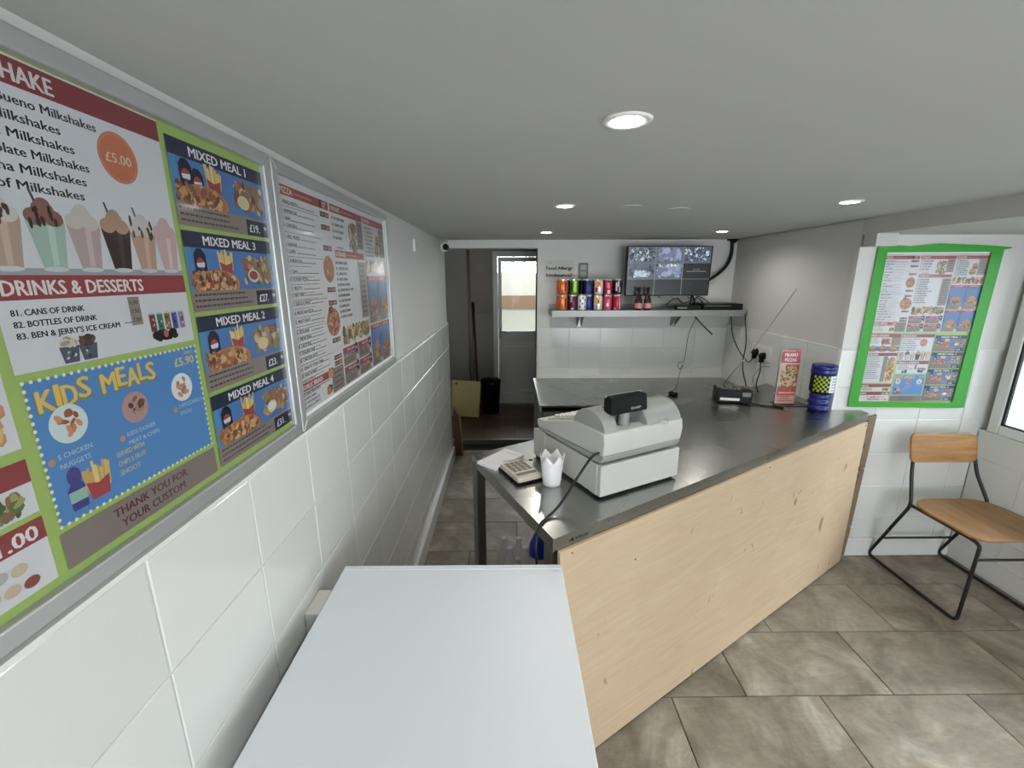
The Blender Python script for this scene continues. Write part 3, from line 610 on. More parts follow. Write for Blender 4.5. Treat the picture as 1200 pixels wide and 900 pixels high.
# taped poster in the alcove
tp = empty('taped_poster', (2.2, YP, .94)); tag(tp, 'two menu sheets taped to the alcove wall with wide green tape above the chair', 'poster')
for src, z, hh in ((pb, 1.352, .412), (pa, .962, .382)):
    c = src.copy(); COL.objects.link(c); c.parent = tp; c.matrix_parent_inverse = Matrix.Translation(-tp.location); c.name = 'menu_sheet'
    c.matrix_basis = Matrix.Translation((1.932, YP-.0025, z)) @ Matrix(((1, 0, 0, 0), (0, 0, -1, 0), (0, 1, 0, 0), (0, 0, 0, 1))) @ Matrix.Diagonal((.548/.87, hh/.58, 1, 1))
def relp(o): o.matrix_parent_inverse = Matrix.Translation(-tp.location); return o
relp(MB().box(1.925, 2.485, YP-.0024, YP-.0008, .955, 1.77).build('backing_paper', 'paper', tp))
_ts = [0]
def strip(pts): _ts[0] += .0005; relp(MB().prism(pts, (YP-.0095-_ts[0], YP-.0088-_ts[0]), lambda u, v, w_: (u, w_, v)).build('tape_strip', 'green', tp))
strip([(1.883, .94), (1.937, .942), (1.940, 1.35), (1.938, 1.80), (1.886, 1.794), (1.884, 1.36)])
strip([(2.462, .938), (2.535, .934), (2.530, 1.3), (2.537, 1.79), (2.474, 1.79), (2.470, 1.3)])
strip([(1.89, 1.762), (2.47, 1.764), (2.575, 1.782), (2.572, 1.787), (2.45, 1.796), (2.2, 1.806), (2.05, 1.792), (1.94, 1.80), (1.915, 1.809), (1.89, 1.79)])
strip([(1.884, .942), (1.90, .939), (2.5, .930), (2.536, .933), (2.53, .962), (1.93, .966), (1.89, .966)])

# ---------------------------------------------------------------- ceiling lights
LL = (('round recessed ceiling downlight nearest the camera, largest in the ceiling', .219, .893), ('recessed ceiling downlight in the middle of the left row, in line with the shelf cans', .231, 1.895),
      ('small recessed downlight at the far end of the left row, above the food allergy sign', .247, 2.994), ('small recessed downlight near the back wall above the wall mounted screen', 1.377, 2.96), ('recessed downlight on the right side of the ceiling before the green taped poster', 1.321, 1.799),
      )
def downlight(label, x, y, group='recessed ceiling downlights'):
    o = empty('ceiling_downlight', (x, y, ZC)); tag(o, label, 'ceiling light', group)
    MB().lathe([(.031, -.001), (.033, -.004), (.043, -.004), (.046, -.001), (.046, .0), (.031, .0)], seg=32).build('trim_ring', 'wplastic', o)
    MB().lathe([(.031, -.0015), (.0305, -.0035), (.02, -.0055), (.001, -.006)], seg=28).build('lamp_lens', 'lamp', o)
    l = bpy.data.lights.new('downlight_lamp', 'SPOT'); l.energy = DOWNLIGHT_W; l.spot_size = math.radians(168); l.spot_blend = .6; l.shadow_soft_size = .03; l.color = (1, .95, .87)
    lo = bpy.data.objects.new('downlight_lamp', l); COL.objects.link(lo); lo.parent = o; lo.location = (0, 0, -.012)
for a in LL: downlight(*a)
for i, (x, y) in enumerate(((.22, -.4), (1.32, -.4))):
    l = bpy.data.lights.new('downlight_lamp', 'SPOT'); l.energy = DOWNLIGHT_W; l.spot_size = math.radians(168); l.spot_blend = .6; l.shadow_soft_size = .03; l.color = (1, .95, .87)
    lo = bpy.data.objects.new('downlight_lamp', l); COL.objects.link(lo); lo.location = (x, y, ZC-.012)
for x, y, t in ((.508, 1.92, 'faint round blanking disc in the ceiling, the left of the pair'), (.73, 1.993, 'faint round blanking disc in the ceiling, the right of the pair')):
    tag(MB().lathe([(.045, -.003), (.047, -.001), (.047, 0)], (x, y, ZC), 28).build('blanking_disc', 'ceil'), t, 'cover plate', 'blanking discs in the ceiling')
# ---------------------------------------------------------------- small wall items
a = empty('blank_wall_plate', (XL-.012, 2.61, 1.82)); tag(a, 'small square white plate high on the left wall near the ceiling', 'wall plate')
MB().box(0, .012, -.05, .05, -.035, .035).build('plate_body', 'wplastic', a, .004); MB().box(.012, .015, -.04, .04, -.025, .025).build('plate_cover', 'wall', a, .001)
c = empty('security_camera', (-.50, 3.592, 1.868)); tag(c, 'small white security camera with black lens at the corner above the passage', 'camera')
MB().lathe([(.001, 0), (.03, 0), (.03, .012), (.022, .02)], (-.005, .006, .02), 20, 'Y').build('mount', 'wplastic', c)
MB().ball((0, -.03, 0), .034).build('housing', 'wplastic', c); MB().lathe([(.001, -.068), (.02, -.068), (.024, -.058), (.024, -.035)], (.016, 0, .002), 20, 'Y').build('lens', 'blackp', c)
cable('lead', [(-.012, .005, .03), (-.02, -.01, .045), (.01, -.012, .048), (.03, .01, .045)], .003, 'rubber', c)
# allergy sign
s = empty('allergy_sign', (.405, YB, 1.60)); tag(s, 'clear acrylic sign reading Food Allergy or Intolerance on the back wall above the orange cans', 'sign')
MB().box(-.115, .115, -.010, -.007, 0, .17).build('acrylic_sheet', 'acrylic', s)
pr = Print(); pr.txt('Food Allergy', 0, .098, .026, '26282a', w=.205, bold=2, al='C'); pr.txt('or', 0, .078, .011, '3c3e40', al='C'); pr.txt('Intolerance?', 0, .045, .026, '26282a', w=.205, bold=2, al='C')
o = pr.build('lettering', s, 'matteink'); o.matrix_basis = Matrix.Translation((0, -.0105, 0)) @ Matrix(((1, 0, 0, 0), (0, 0, -1, 0), (0, 1, 0, 0), (0, 0, 0, 1)))
MB().lathe([(.001, -.014), (.005, -.014), (.005, 0)], (-.07, 0, .152), 12, 'Y').build('fixing_stud', 'steel', s)
s = empty('wall_switch_plate', (.597, YB, 1.60)); tag(s, 'narrow grey switch plate on the back wall above the blue can', 'switch plate')
MB().box(-.038, .038, -.014, 0, 0, .15).build('plate', 'regd', s, .004)
for k in range(2): MB().box(-.024, .024, -.019, -.013, .045+k*.05, .085+k*.05).build('rocker', 'regg', s, .003)

# ---------------------------------------------------------------- shelf and its load
ZS = 1.397
s = empty('wall_shelf', (1.06, YB, 1.35)); tag(s, 'long stainless steel wall shelf holding drink cans and a screen', 'shelf')
MB().prism([(-.29, .047), (-.006, .047), (-.006, .08), (0, .08), (0, .041), (-.284, .041), (-.284, .004), (-.27, .004), (-.27, 0), (-.29, 0)], (-.735, .735), lambda u, v, w_: (w_, u, v)).build('shelf_board', M['shelfsteel'], s)
for e in (-.7352, .733): MB().box(e, e+.0022, -.29, 0, .0, .047).build('end_cap', 'steeldark', s)
for x in (-.48, .29):
    b = MB().prism([(-.22, .04), (-.006, -.10), (-.006, .04)], (x-.018, x-.014), lambda u, v, w_: (w_, u, v)).prism([(-.22, .04), (-.006, -.10), (-.006, .04)], (x+.014, x+.018), lambda u, v, w_: (w_, u, v)).box(x-.02, x+.02, -.006, 0, -.105, .04).build('bracket', 'steeldark', s)
def can_mesh(base, mats):
    r = .033; b = MB()
    b.lathe([(.024, 0), (.031, .006), (r, .012), (r, .098), (.030, .106), (.0265, .112), (.0265, .115), (.0245, .115), (.0235, .111), (.001, .111)], (0, 0, 0), 24, 'Z', mats)
    return b.build('drink_can', base, mesh_only=True)
CAN = {}
def can(x, y, z, label, body, pat, group, rot=0.):
    key = (body, str(pat))
    if key not in CAN:
        m = mat('can_'+body, body, .3, .35); me = can_mesh([m, M['alu']], [1, 0, 0, 0, 1, 1, 1, 1, 1]); CAN[key] = me
    root = empty('drink_can', (x, y, z), rot); tag(root, label, 'drink can', group)
    o = bpy.data.objects.new('can_body', CAN[key]); COL.objects.link(o); o.parent = root
    if pat:
        b = MB()
        for kind, c_, n_ in pat:
            m2 = mat('can_print_'+c_, c_, .35, .2)
            bb = MB()
            if kind == 'band':   # vertical band
                a0, a1, z0, z1 = n_; q = 6; vv = []
                for k in range(q+1):
                    t = -PI/2+a0+(a1-a0)*k/q; vv.append((.0334*math.cos(t), .0334*math.sin(t)))
                lo = [bb.bm.verts.new((x_, y_, z0)) for x_, y_ in vv]; hi = [bb.bm.verts.new((x_, y_, z1)) for x_, y_ in vv]
                for k in range(q): bb.bm.faces.new((lo[k], lo[k+1], hi[k+1], hi[k]))
            bb.build('can_label', m2, root)
    return root
def B(a0, a1, z0, z1, c_): return ('band', c_, (a0, a1, z0, z1))
cols = [.412, .485, .553, .620, .688, .757, .826]
YF = 3.345; G = 'cans at the front of the wall shelf'
can(cols[0], YF, ZS, 'orange drink can at the left end of the shelf, bottom of its stack', 'd0702a', [B(.2, .6, .02, .09, '5a2416'), B(-.5, -.1, .05, .085, 'e8b088')], G)
can(cols[0], YF, ZS+.115, 'orange drink can at the left end of the shelf, top of its stack', 'c8602a', [B(.1, .5, .03, .095, '4a2016'), B(-.6, -.2, .04, .07, 'e0a080')], G)
can(cols[1], YF, ZS, 'dark maroon drink can under the green can, beside the orange can', '4a1a2a', [B(-.7, -.3, .06, .1, 'a890b8'), B(-.5, 0, .01, .02, 'd8d0cc')], G)
can(cols[1]+.01, YF+.01, ZS+.115, 'green drink can in the upper row beside the orange can', '4f7f24', [B(-.3, .4, .02, .1, '8fb83c'), B(-1.2, -.6, .03, .09, '1d3318')], G)
can(cols[2], YF-.01, ZS, 'white drink can with dark spots in the lower row', 'd8d6e0', [B(-.8, -.5, .02, .035, '303038'), B(-.2, .1, .045, .06, '30303a'), B(.4, .6, .02, .04, '2c2c38'), B(-.7, -.4, .065, .08, '3a3a40'), B(-.1, .2, .085, .1, '3f7a4a'), B(.4, .6, .07, .085, '303038')], G)
can(cols[3]-.015, YF+.02, ZS, 'plain deep blue drink can in the lower row', '232a6e', [B(-.2, .3, .105, .11, 'b8bcd0')], G)
can(cols[3]-.02, YF+.01, ZS+.115, 'navy blue drink can in the upper row below the grey switch plate', '161c52', [B(-.6, -.3, .01, .1, '3a4a9c')], G)
can(cols[4]-.012, YF, ZS, 'yellow and white drink can, bottom of its stack in the shelf middle', 'd8d2c8', [B(-.9, .1, .05, .1, 'd8a040'), B(-.7, -.4, .01, .04, '50505c'), B(-.25, .05, .055, .08, '2a1c14')], G)
can(cols[4]-.012, YF, ZS+.115, 'orange, red and white drink can, top of its stack in the shelf middle', 'd8d0c8', [B(-.8, .2, .06, .1, 'd8803a'), B(-1.0, -.4, .02, .055, '9c2a30'), B(-.2, .1, .075, .09, '3a1c14')], G)
can(cols[5]-.01, YF, ZS, 'pink drink can in the lower row of the shelf', 'c0506e', [B(-.5, .0, .03, .055, 'e8c8d0'), B(-.6, .3, .085, .1, '7a1c34')], G)
can(cols[5]-.01, YF, ZS+.115, 'crimson and pink drink can in the upper row of the shelf', '8e1f3a', [B(-.7, .1, .05, .09, 'c86080'), B(-.4, .3, .01, .035, 'd8a8b0')], G)
can(cols[6]-.01, YF, ZS, 'red drink can with white edge, last in the lower row near the screen', '9c2038', [B(.4, .7, .01, .1, 'e0c8cc'), B(-.7, -.4, .01, .02, 'd0c0c0')], G)
can(cols[6]-.01, YF, ZS+.115, 'black drink can with white scrawl, last in the upper row near the screen', '1a1a1e', [B(-.6, -.3, .03, .09, 'd8d8d8'), B(-.1, .1, .06, .1, 'c8c8c8'), B(.2, .4, .02, .06, 'd0d0d0')], G)
for k in range(2):
    can(cols[0]-.010, YF+.075, ZS+.115*k, 'orange drink can behind the front orange stack, %s of the two' % ('lower', 'upper')[k], 'c4642a', [B(-.6, -.2, .03, .09, 'e0a080')], 'orange cans behind the front orange stack')
gaps = ('orange and maroon', 'maroon and spotted white', 'spotted white and plain blue', 'plain blue and yellow', 'yellow and pink', 'pink and red')
for i in range(6):
    for k in range(2): can(cols[i]+.04, YF+.075, ZS+.115*k, 'black cola can behind the gap between %s cans, %s layer' % (gaps[i], ('lower', 'upper')[k]), '101014', [], 'black cans in the back row')

# screen
t = empty('security_monitor', (1.208, 3.40, ZS)); tag(t, 'flat screen on the wall shelf showing a grid of security camera pictures', 'monitor')
MB().prism([(-.318, .104), (.316, .104), (.320, .468), (-.322, .468)], (-.008, .03), lambda u, v, w_: (u, w_, v)).build('casing', 'blackp', t, .003)
MB().box(-.24, .24, .03, .065, .13, .36).build('rear_bulge', 'blackp', t, .015)
MB().box(-.055, .055, -.009, .02, .088, .104).build('logo_tab', 'regd', t, .002)
for sx in (-1, 1): MB().tube([(sx*.20, .01, .115), (sx*.22, -.05, .006), (sx*.22, .08, .006), (sx*.20, .02, .115)], .007, 6).build('stand_foot', 'blackp', t)
p = Print(); W, H = .624, .352; p.rect(0, 0, W, H, '0a0c0c'); p.up(); cw, ch = W/3, H/3
for i in range(3):
    for j in range(3):
        x, y = i*cw, j*ch
        p.rect(x+.002, y+.0015, x+cw-.002, y+ch-.0015, '202626' if (j == 0 or (i, j) == (2, 1)) else '5a6474')
p.up()
def feed(i, j, cols_, n, r0=.006, r1=.022): p.blobs(i*cw+.003, j*ch+.002, i*cw+cw-.003, j*ch+ch-.002, cols_, n, r0, r1)
feed(0, 2, ['8496a0', 'a8bac8', '3a4044', '5c4a44', '6a7a84', '2a2c30', '4a545c', 'c8d4e0'], 190, .004, .016); feed(1, 2, ['8c9ab8', '9aa8c8', '76829c', '6c7890'], 60, .012, .03); feed(2, 2, ['7484a0', '3a4250', '5c6880', '4a566c', 'd0dcec', '2c3440'], 170, .004, .014)
feed(0, 1, ['2c343c', '46525c', '5a6874'], 40, .012, .025); p.up(); p.blobs(cw*.2, ch+.004, cw*.85, ch+ch*.6, ['a8bccc', 'dfeefa', '8098a8', 'c0d4e4'], 60, .006, .016); feed(1, 1, ['8a98b4', 'a4b2cc', '6c7890', '98a6c4'], 70, .01, .026)
p.up(); p.blobs(cw+.004, ch*1.72, cw*1.9, ch*2-.004, ['dfe8ee', '1c2226', '8c9ca8'], 40, .004, .012)
for x in (cw, 2*cw): p.rect(x-.0016, 0, x+.0016, H, '9aa4a8')
for y in (ch, 2*ch): p.rect(0, y-.0012, W, y+.0012, '8a9498')
p.up(); p.rect(cw*2+.03, ch*1.46, cw*3-.03, ch*1.49, '9aa4a8'); p.txt('NO LINK', cw*2.5, ch*1.56, .009, '8a9494', al='C'); p.txt('11', cw*2.3, ch*.62, .02, '3c4444')
p.up()
o = p.build('picture', t, 'screen'); o.matrix_basis = Matrix.Translation((-.313, -.0088, .111)) @ Matrix(((1, 0, 0, 0), (0, 0, -1, 0), (0, 1, 0, 0), (0, 0, 0, 1)))
def bottle(x, y, label):
    b = empty('sauce_bottle', (x, y, ZS)); tag(b, label, 'bottle', 'bottles before the screen')
    MB().lathe([(.02, 0), (.027, .004), (.028, .05), (.027, .075), (.016, .11), (.011, .125), (.011, .15)], seg=18).build('bottle_body', mat('dark_sauce', '24100e', .2), b)
    MB().lathe([(.0282, .015), (.0284, .016), (.0284, .052), (.0282, .053)], seg=18).build('bottle_label', mat('pink_label', 'c8848c', .5), b)
    MB().lathe([(.013, .145), (.0135, .147), (.0135, .168), (.012, .17)], seg=16).build('bottle_cap', 'blackp', b)
bottle(.978, 3.335, 'dark bottle with pink label before the screen, nearer the cans'); bottle(1.046, 3.335, 'dark bottle with pink label before the screen, nearer the recorder')
r = empty('video_recorder', (1.62, 3.44, ZS)); tag(r, 'flat black video recorder box at the right end of the shelf', 'recorder')
MB().box(-.15, .15, -.11, .11, .003, .045).build('case', 'blackp', r, .003); MB().box(-.14, .06, -.1115, -.11, .028, .032).build('front_slot', 'regd', r)
r = empty('network_switch', (1.34, 3.345, ZS)); tag(r, 'small low black box on the shelf under the screen', 'network box')
MB().box(-.08, .11, -.03, .03, .002, .035).build('case', 'blackp', r, .004); MB().box(-.07, .0, -.0315, -.03, .012, .024).build('port_strip', 'regd', r)
for k, pts in enumerate(([(1.2, 3.37, ZS+.04), (1.26, 3.33, ZS+.09), (1.33, 3.36, ZS+.05), (1.42, 3.34, ZS+.09), (1.48, 3.37, ZS+.05)], [(1.36, 3.38, ZS+.1), (1.4, 3.35, ZS+.06), (1.44, 3.37, ZS+.1), (1.52, 3.35, ZS+.055)])):
    cable('monitor_cable', pts, .004, 'rubber', None, label=('thin black cable looping low under the middle of the screen', 'thin black cable looping under the right part of the screen')[k], cat='cable', group='cables under the screen')
# thick conduit
cable('cable_bundle', [(1.765, 3.595, ZC-.002), (1.76, 3.585, 1.80), (1.715, 3.56, 1.72), (1.635, 3.53, 1.655), (1.52, 3.47, 1.60), (1.40, 3.45, 1.56)], .013, 'rubber', None, label='thick black cable bundle curving from the ceiling corner to the screen', cat='cable')
k = MB().lathe([(.001, -.03), (.02, -.03), (.028, -.012), (.028, 0)], (1.765, 3.58, ZC), 10); k.box(1.72, 1.80, 3.57, 3.595, ZC-.012, ZC).build('ceiling_cable_entry', 'blackp'); tag(bpy.data.objects['ceiling_cable_entry'], 'ragged black cable entry in the ceiling corner', 'cable outlet')

# ---------------------------------------------------------------- rear counter
b = empty('rear_counter', (1.0, 3.2, 0)); tag(b, 'long low steel topped counter along the back wall under the shelf', 'counter')
mtx = lambda o: setattr(o, 'matrix_parent_inverse', Matrix.Translation((-1.0, -3.2, 0)))
mtx(MB().box(.205, 1.795, 2.80, 3.600, .795, .812).build('counter_top', 'steel', b, .004))
mtx(MB().box(.205, .217, 2.80, 3.60, .765, .797).build('edge_trim', 'alu', b, .002))
mtx(MB().box(.215, 1.79, 2.86, 3.59, .08, .76).build('cabinet_body', 'regd', b, .004))
mtx(MB().box(.225, 1.785, 2.825, 2.86, .765, .795).build('dark_band_rail', 'blackp', b))  # black band below the front edge of the top
for k in range(3): mtx(MB().box(.235+k*.52, .735+k*.52, 2.842, 2.862, .10, .755).build('cabinet_door', 'regd', b, .003))
MB().box(.24, XS, YB-.014, YB-.006, .812, .845).build('wall_seal', 'ledge', wall_back)

# ---------------------------------------------------------------- near counter (set at an angle)
A0 = Vector((.126, 1.105, 0)); B0 = Vector((1.962, 2.262, 0)); D = (B0-A0).normalized(); NN = Vector((-D.y, D.x, 0)); Z0 = .92
cnt = empty('serving_counter', (A0.x, A0.y, 0)); tag(cnt, 'stainless steel serving counter set at an angle, carrying the cash register', 'counter')
def rel(o, par, r=None): o.matrix_parent_inverse = Matrix.Translation(-par.location); return o
def TW(s, n, z): q = A0+D*s+NN*n; return (q.x, q.y, z)
top = [(A0.x, A0.y), (B0.x, B0.y), (1.965, 2.318), (1.797, 2.318), (1.797, 2.945), (-.157, 1.717)]
rel(MB().prism(top, (Z0-.003, Z0)).build('worktop', 'steel', cnt), cnt)
def apron(p, q, th=.004, h=.042):
    p, q = Vector((*p, 0)), Vector((*q, 0)); d = (q-p).normalized(); n = Vector((-d.y, d.x, 0))
    return MB().prism([(p.x, p.y), (q.x, q.y), (q.x+n.x*th, q.y+n.y*th), (p.x+n.x*th, p.y+n.y*th)], (Z0-h, Z0-.0005))
rel(apron(top[0], top[1]).build('front_apron', 'steel', cnt, .0015), cnt); rel(apron(top[5], top[0]).build('side_apron', 'steel', cnt, .0015), cnt); rel(apron(top[4], top[5]).build('rear_apron', 'steel', cnt, .0015), cnt)
p = Print(); p.poly([(0, 0), (.011, 0), (.0055, .012)], '2b2c2a'); p.poly([(-.007, 0), (-.002, 0), (.001, .008)], '2b2c2a'); p.txt('adexa', .017, .001, .010, '2b2c2a', w=.05, bold=1); p.lines(.03, -.004, .065, 1, .01, '5a5a56', .0012)
o = p.build('maker_lettering', cnt, 'matteink'); o.matrix_parent_inverse = Matrix.Translation(-cnt.location)
q = A0+D*.065-NN*.0018; o.matrix_basis = Matrix(((D.x, 0, -NN.x, q.x), (D.y, 0, -NN.y, q.y), (0, 1, 0, Z0-.030), (0, 0, 0, 1)))
def leg(s, n):
    pts = [TW(s-.02, n-.02, 0), TW(s+.02, n-.02, 0), TW(s+.02, n+.02, 0), TW(s-.02, n+.02, 0)]
    o = rel(MB().prism([(a[0], a[1]) for a in pts], (.03, Z0-.02)).build('leg', 'steeldark', cnt, .003), cnt)
    c_ = TW(s, n, 0); f = MB().lathe([(.018, 0), (.02, .004), (.014, .03)], (c_[0], c_[1], 0), 14).build('foot', 'blackp', o)
leg(.10, .635); leg(.03, .04); leg(2.12, .05); leg(1.7, .55)
# plywood panel
pl = MB().prism([TW(.015, -.012, 0)[:2], TW(2.148, -.012, 0)[:2], TW(2.148, .0, 0)[:2], TW(.015, .0, 0)[:2]], (.012, Z0-.0425)).build('plywood_panel', 'ply', None, .0015)
tag(pl, 'pale plywood front panel fixed along the serving counter facing the customers', 'panel')
for s_ in (.6, 1.3, 2.0):
    c_ = TW(s_, .02, 0); o = MB().lathe([(.018, 0), (.02, .004), (.012, .03)], (c_[0], c_[1], 0), 12).build('foot', 'blackp', pl)
# stains, screws: small proud screw heads on the panel
for s_, z in ((.06, .86), (1.15, .86), (2.12, .86), (2.12, .12), (.34, .73)):
    c_ = TW(s_, -.0128, z); MB().ball(c_, .0035, (1, 1, 1), 8, 6).build('screw', 'steeldark', pl)
# filler strip between panel and alcove wall
fp = empty('filler_board', (1.99, 2.29, 0)); tag(fp, 'narrow brown filler board standing between plywood panel and white tiled alcove wall', 'board')
rel(MB().prism([(1.972, .885), (2.030, .902), (2.022, .60), (2.012, .20), (2.003, .02), (1.985, .02), (1.978, .4)], (2.284, 2.297), lambda u, v, w_: (u, w_, v)).build('board', 'brownboard', fp), fp)
for k, (z, x) in enumerate(((.585, 2.018), (.215, 2.008))): rel(MB().box(x-.004, x+.014, 2.276, 2.284, z-.006, z+.004).build('white_clip', 'wplastic', fp), fp)
for k in range(9):
    z = .86-k*.045; rel(MB().box(1.968, 1.976+random.uniform(0, .008), 2.272, 2.283, z-.016, z+.012).build('shim', random.choice(['black', 'brownboard', mat('dark_red_scrap', '5c1f1c', .6)]), fp), fp)

# ---------------------------------------------------------------- cash register
RA = math.radians(27.5)
reg = empty('cash_register', (.302, 1.323, Z0), RA); tag(reg, 'pale grey cash register on its drawer box with black customer display', 'cash register')
# local x: along the customer side, local y: towards the operator
MB().box(0, .364, 0, .42, .010, .122).build('drawer_box', 'regw', reg, .005)
MB().box(-.004, .0, .34, .424, .012, .128).box(0, .364, .42, .432, .014, .12).build('drawer_front', 'regw', reg, .003)
MB().box(-.002, .001, .02, .055, .012, .123).build('side_strap', 'regw', reg, .001)
for x, y in ((.02, .02), (.21, .01), (.344, .02), (.02, .4), (.344, .4)): MB().box(x-.013, x+.013, y, y+.025, 0, .011).build('foot', 'blackp', reg)
def prof(pts, x0, x1, m, n, bev=.004): return MB().prism(pts, (x0, x1), lambda u, v, w_: (w_, u, v)).build(n, m, reg, bev)
prof([(.012, .128), (.0, .142), (-.004, .158), (.07, .150), (.40, .140), (.40, .128)], .002, .356, 'regg', 'lower_casing', .003)
prof([(-.004, .157), (-.010, .20), (-.006, .232), (.0, .236), (.15, .236), (.19, .226), (.36, .178), (.405, .172), (.41, .160), (.405, .140), (.07, .150)], .0, .358, 'regw', 'body', .006)
# curved top cover with a display recess
arc = []
for k in range(13):
    t_ = k/12; a = math.radians(172-150*t_); arc.append((.083+.083*math.cos(a)*1.05, .222+.075*math.sin(a)))
arc = [(-.004, .228)]+arc[1:]+[(.172, .226)]
def cover(x0, x1, n='top_cover', sc_=1.): return prof([(u, .222+(v-.222)*sc_) for u, v in arc], x0, x1, 'regg', n, .003)
cover(.006, .062); cover(.190, .352)
prof([(.075, .222), (.172, .226)]+[q for q in arc[::-1] if q[0] > .085], .060, .192, 'regg', 'cover_bridge', .002)
prof([(.0, .224), (.078, .224), (.078, .29), (.07, .29), (.07, .235), (.0, .232)], .06, .192, 'regd', 'display_recess', .002)
# keyboard side
prof([(.19, .226), (.36, .178), (.362, .182), (.192, .231)], .02, .335, 'regw', 'keyboard_bed', .001)
kb = MB()
for i in range(11):
    for j in range(6):
        y = .205+j*.024; z = .2245-(y-.195)*.283; x = .04+i*.0255
        kb.box(x, x+.020, y, y+.018, z, z+.012)
o = kb.build('key', 'wplastic', reg, .002); o['kind'] = 'stuff'
MB().box(.3, .345, .10, .19, .225, .235).build('printer_lid', 'regg', reg, .003)
MB().lathe([(.001, 0), (.02, 0), (.022, .006), (.001, .007)], (.262, -.002, .236), 16).build('lock_badge', 'regw', reg)
MB().lathe([(.019, .228), (.017, .30)], (.125, .045, 0), 18).build('display_stalk', 'regg', reg)
dsp = MB().prism([(-.078, .285), (.070, .285), (.075, .29), (.073, .338), (.066, .344), (-.074, .344), (-.080, .338), (-.082, .29)], (-.012, .03), lambda u, v, w_: (u+.128, w_+.03+v*.08-.025, v)).build('customer_display', 'blackp', reg, .003)
prof([(.046, .284), (.056, .284), (.060, .344), (.052, .346)], .048, .204, 'regg', 'display_back', .003)
p = Print(); p.txt('SHARP', 0, 0, .0085, 'c8c8c8', w=.045, bold=2, al='C')
o = p.build('maker_lettering', reg); o.matrix_basis = Matrix.Translation((.150, .0155, .296)) @ Matrix(((1, 0, 0, 0), (0, .08, -1, 0), (0, 1, 0, 0), (0, 0, 0, 1)))
# cord
def rw(x, y, z):
    return (.302+x*math.cos(RA)-y*math.sin(RA), 1.323+x*math.sin(RA)+y*math.cos(RA), Z0+z)
s0 = rw(-.002, .012, .168)
cable('register_cord', [s0, (.268, 1.325, 1.075), (.222, 1.318, 1.005), (.160, 1.255, .945), (.118, 1.215, .9255), (.092, 1.175, .922), (.078, 1.135, .885), (.082, 1.130, .80), (.09, 1.13, .60), (.09, 1.13, .3), (.10, 1.2, .01)], .0042, 'rubber', None, label='black power cord running from the cash register over the counter edge', cat='cord')

# ---------------------------------------------------------------- small things on the counter
pt = empty('paper_pot', (.153, 1.448, Z0)); tag(pt, 'white lacy paper pot with pointed rim beside the cash register', 'pot')
m = MB(); n_ = 36; rings = []
for j in range(9):
    t_ = j/8; rr = .031+.011*t_
    ring = []
    for k in range(n_):
        a = 2*PI*k/n_; zz = .001+.10*t_
        if j == 8: zz += .026*abs(((k/n_*6) % 1)-.5)*2-.006; rr = .0435
        bump_ = .0007*math.sin(a*10+t_*16)+.0007*math.sin(a*10-t_*16)
        ring.append(m.bm.verts.new(((rr+bump_)*math.cos(a), (rr+bump_)*math.sin(a), zz)))
    rings.append(ring)
for A_, B_ in zip(rings, rings[1:]):
    for k in range(n_): f = m.bm.faces.new((A_[k], A_[(k+1) % n_], B_[(k+1) % n_], B_[k])); f.smooth = True
m.bm.faces.new(rings[0][::-1]); o = m.build('lace_wall', 'paper', pt); so = o.modifiers.new('thick', 'SOLIDIFY'); so.thickness = .0012
# notepad
np_ = empty('note_pad', (-.035, 1.655, Z0), math.radians(49)); tag(np_, 'white pad of order slips lying near the counter corner', 'note pad')
MB().box(-.085, .085, -.050, .050, .0, .012).build('paper_block', 'paper', np_, .001); MB().box(.055, .062, -.051, .051, .0, .0128).box(.062, .088, -.053, .053, .0, .014).build('binding_strip', 'wplastic', np_, .003)
MB().box(-.083, .052, -.049, .049, .012, .0124).build('top_slip', 'paper', np_)
# calculator
ca = empty('calculator', (.043, 1.525, Z0), math.radians(27)); tag(ca, 'beige desk calculator with grey keys between note pad and paper pot', 'calculator')
MB().box(-.052, .052, -.078, .078, .004, .026).build('calculator_body', mat('beige_plastic', 'c9c2b2', .4), ca, .008); MB().box(-.055, .055, -.080, .080, .0, .010).build('base_shell', 'blackp', ca, .003)
MB().box(-.040, .040, -.052, -.036, .0262, .0274).build('display_window', 'regd', ca)
MB().box(-.047, .047, -.030, .072, .0255, .0268).build('face_plate', 'wplastic', ca, .001)
cell_ = MB().box(-.0075, .0075, -.005, .005, 0, .004).build('key', mat('taupe_key', '8d8474', .5), mesh_only=True)
for i in range(4):
    for j in range(5):
        o = bpy.data.objects.new('key', cell_); COL.objects.link(o); o.parent = ca; o.location = (-.032+i*.021, -.018+j*.0175, .0265)
pn = MB().tube([(-.025, 1.612, Z0+.016), (.055, 1.597, Z0+.030), (.085, 1.59, Z0+.031)], lambda t_: .0035 if t_ > .05 else .001, 8).build('ballpoint_pen', 'alu'); tag(pn, 'slim grey pen lying across the note pad towards the calculator', 'pen')
MB().tube([(.078, 1.5915, Z0+.031), (.092, 1.5885, Z0+.031)], .0038, 8).build('pen_cap', 'blackp', pn)
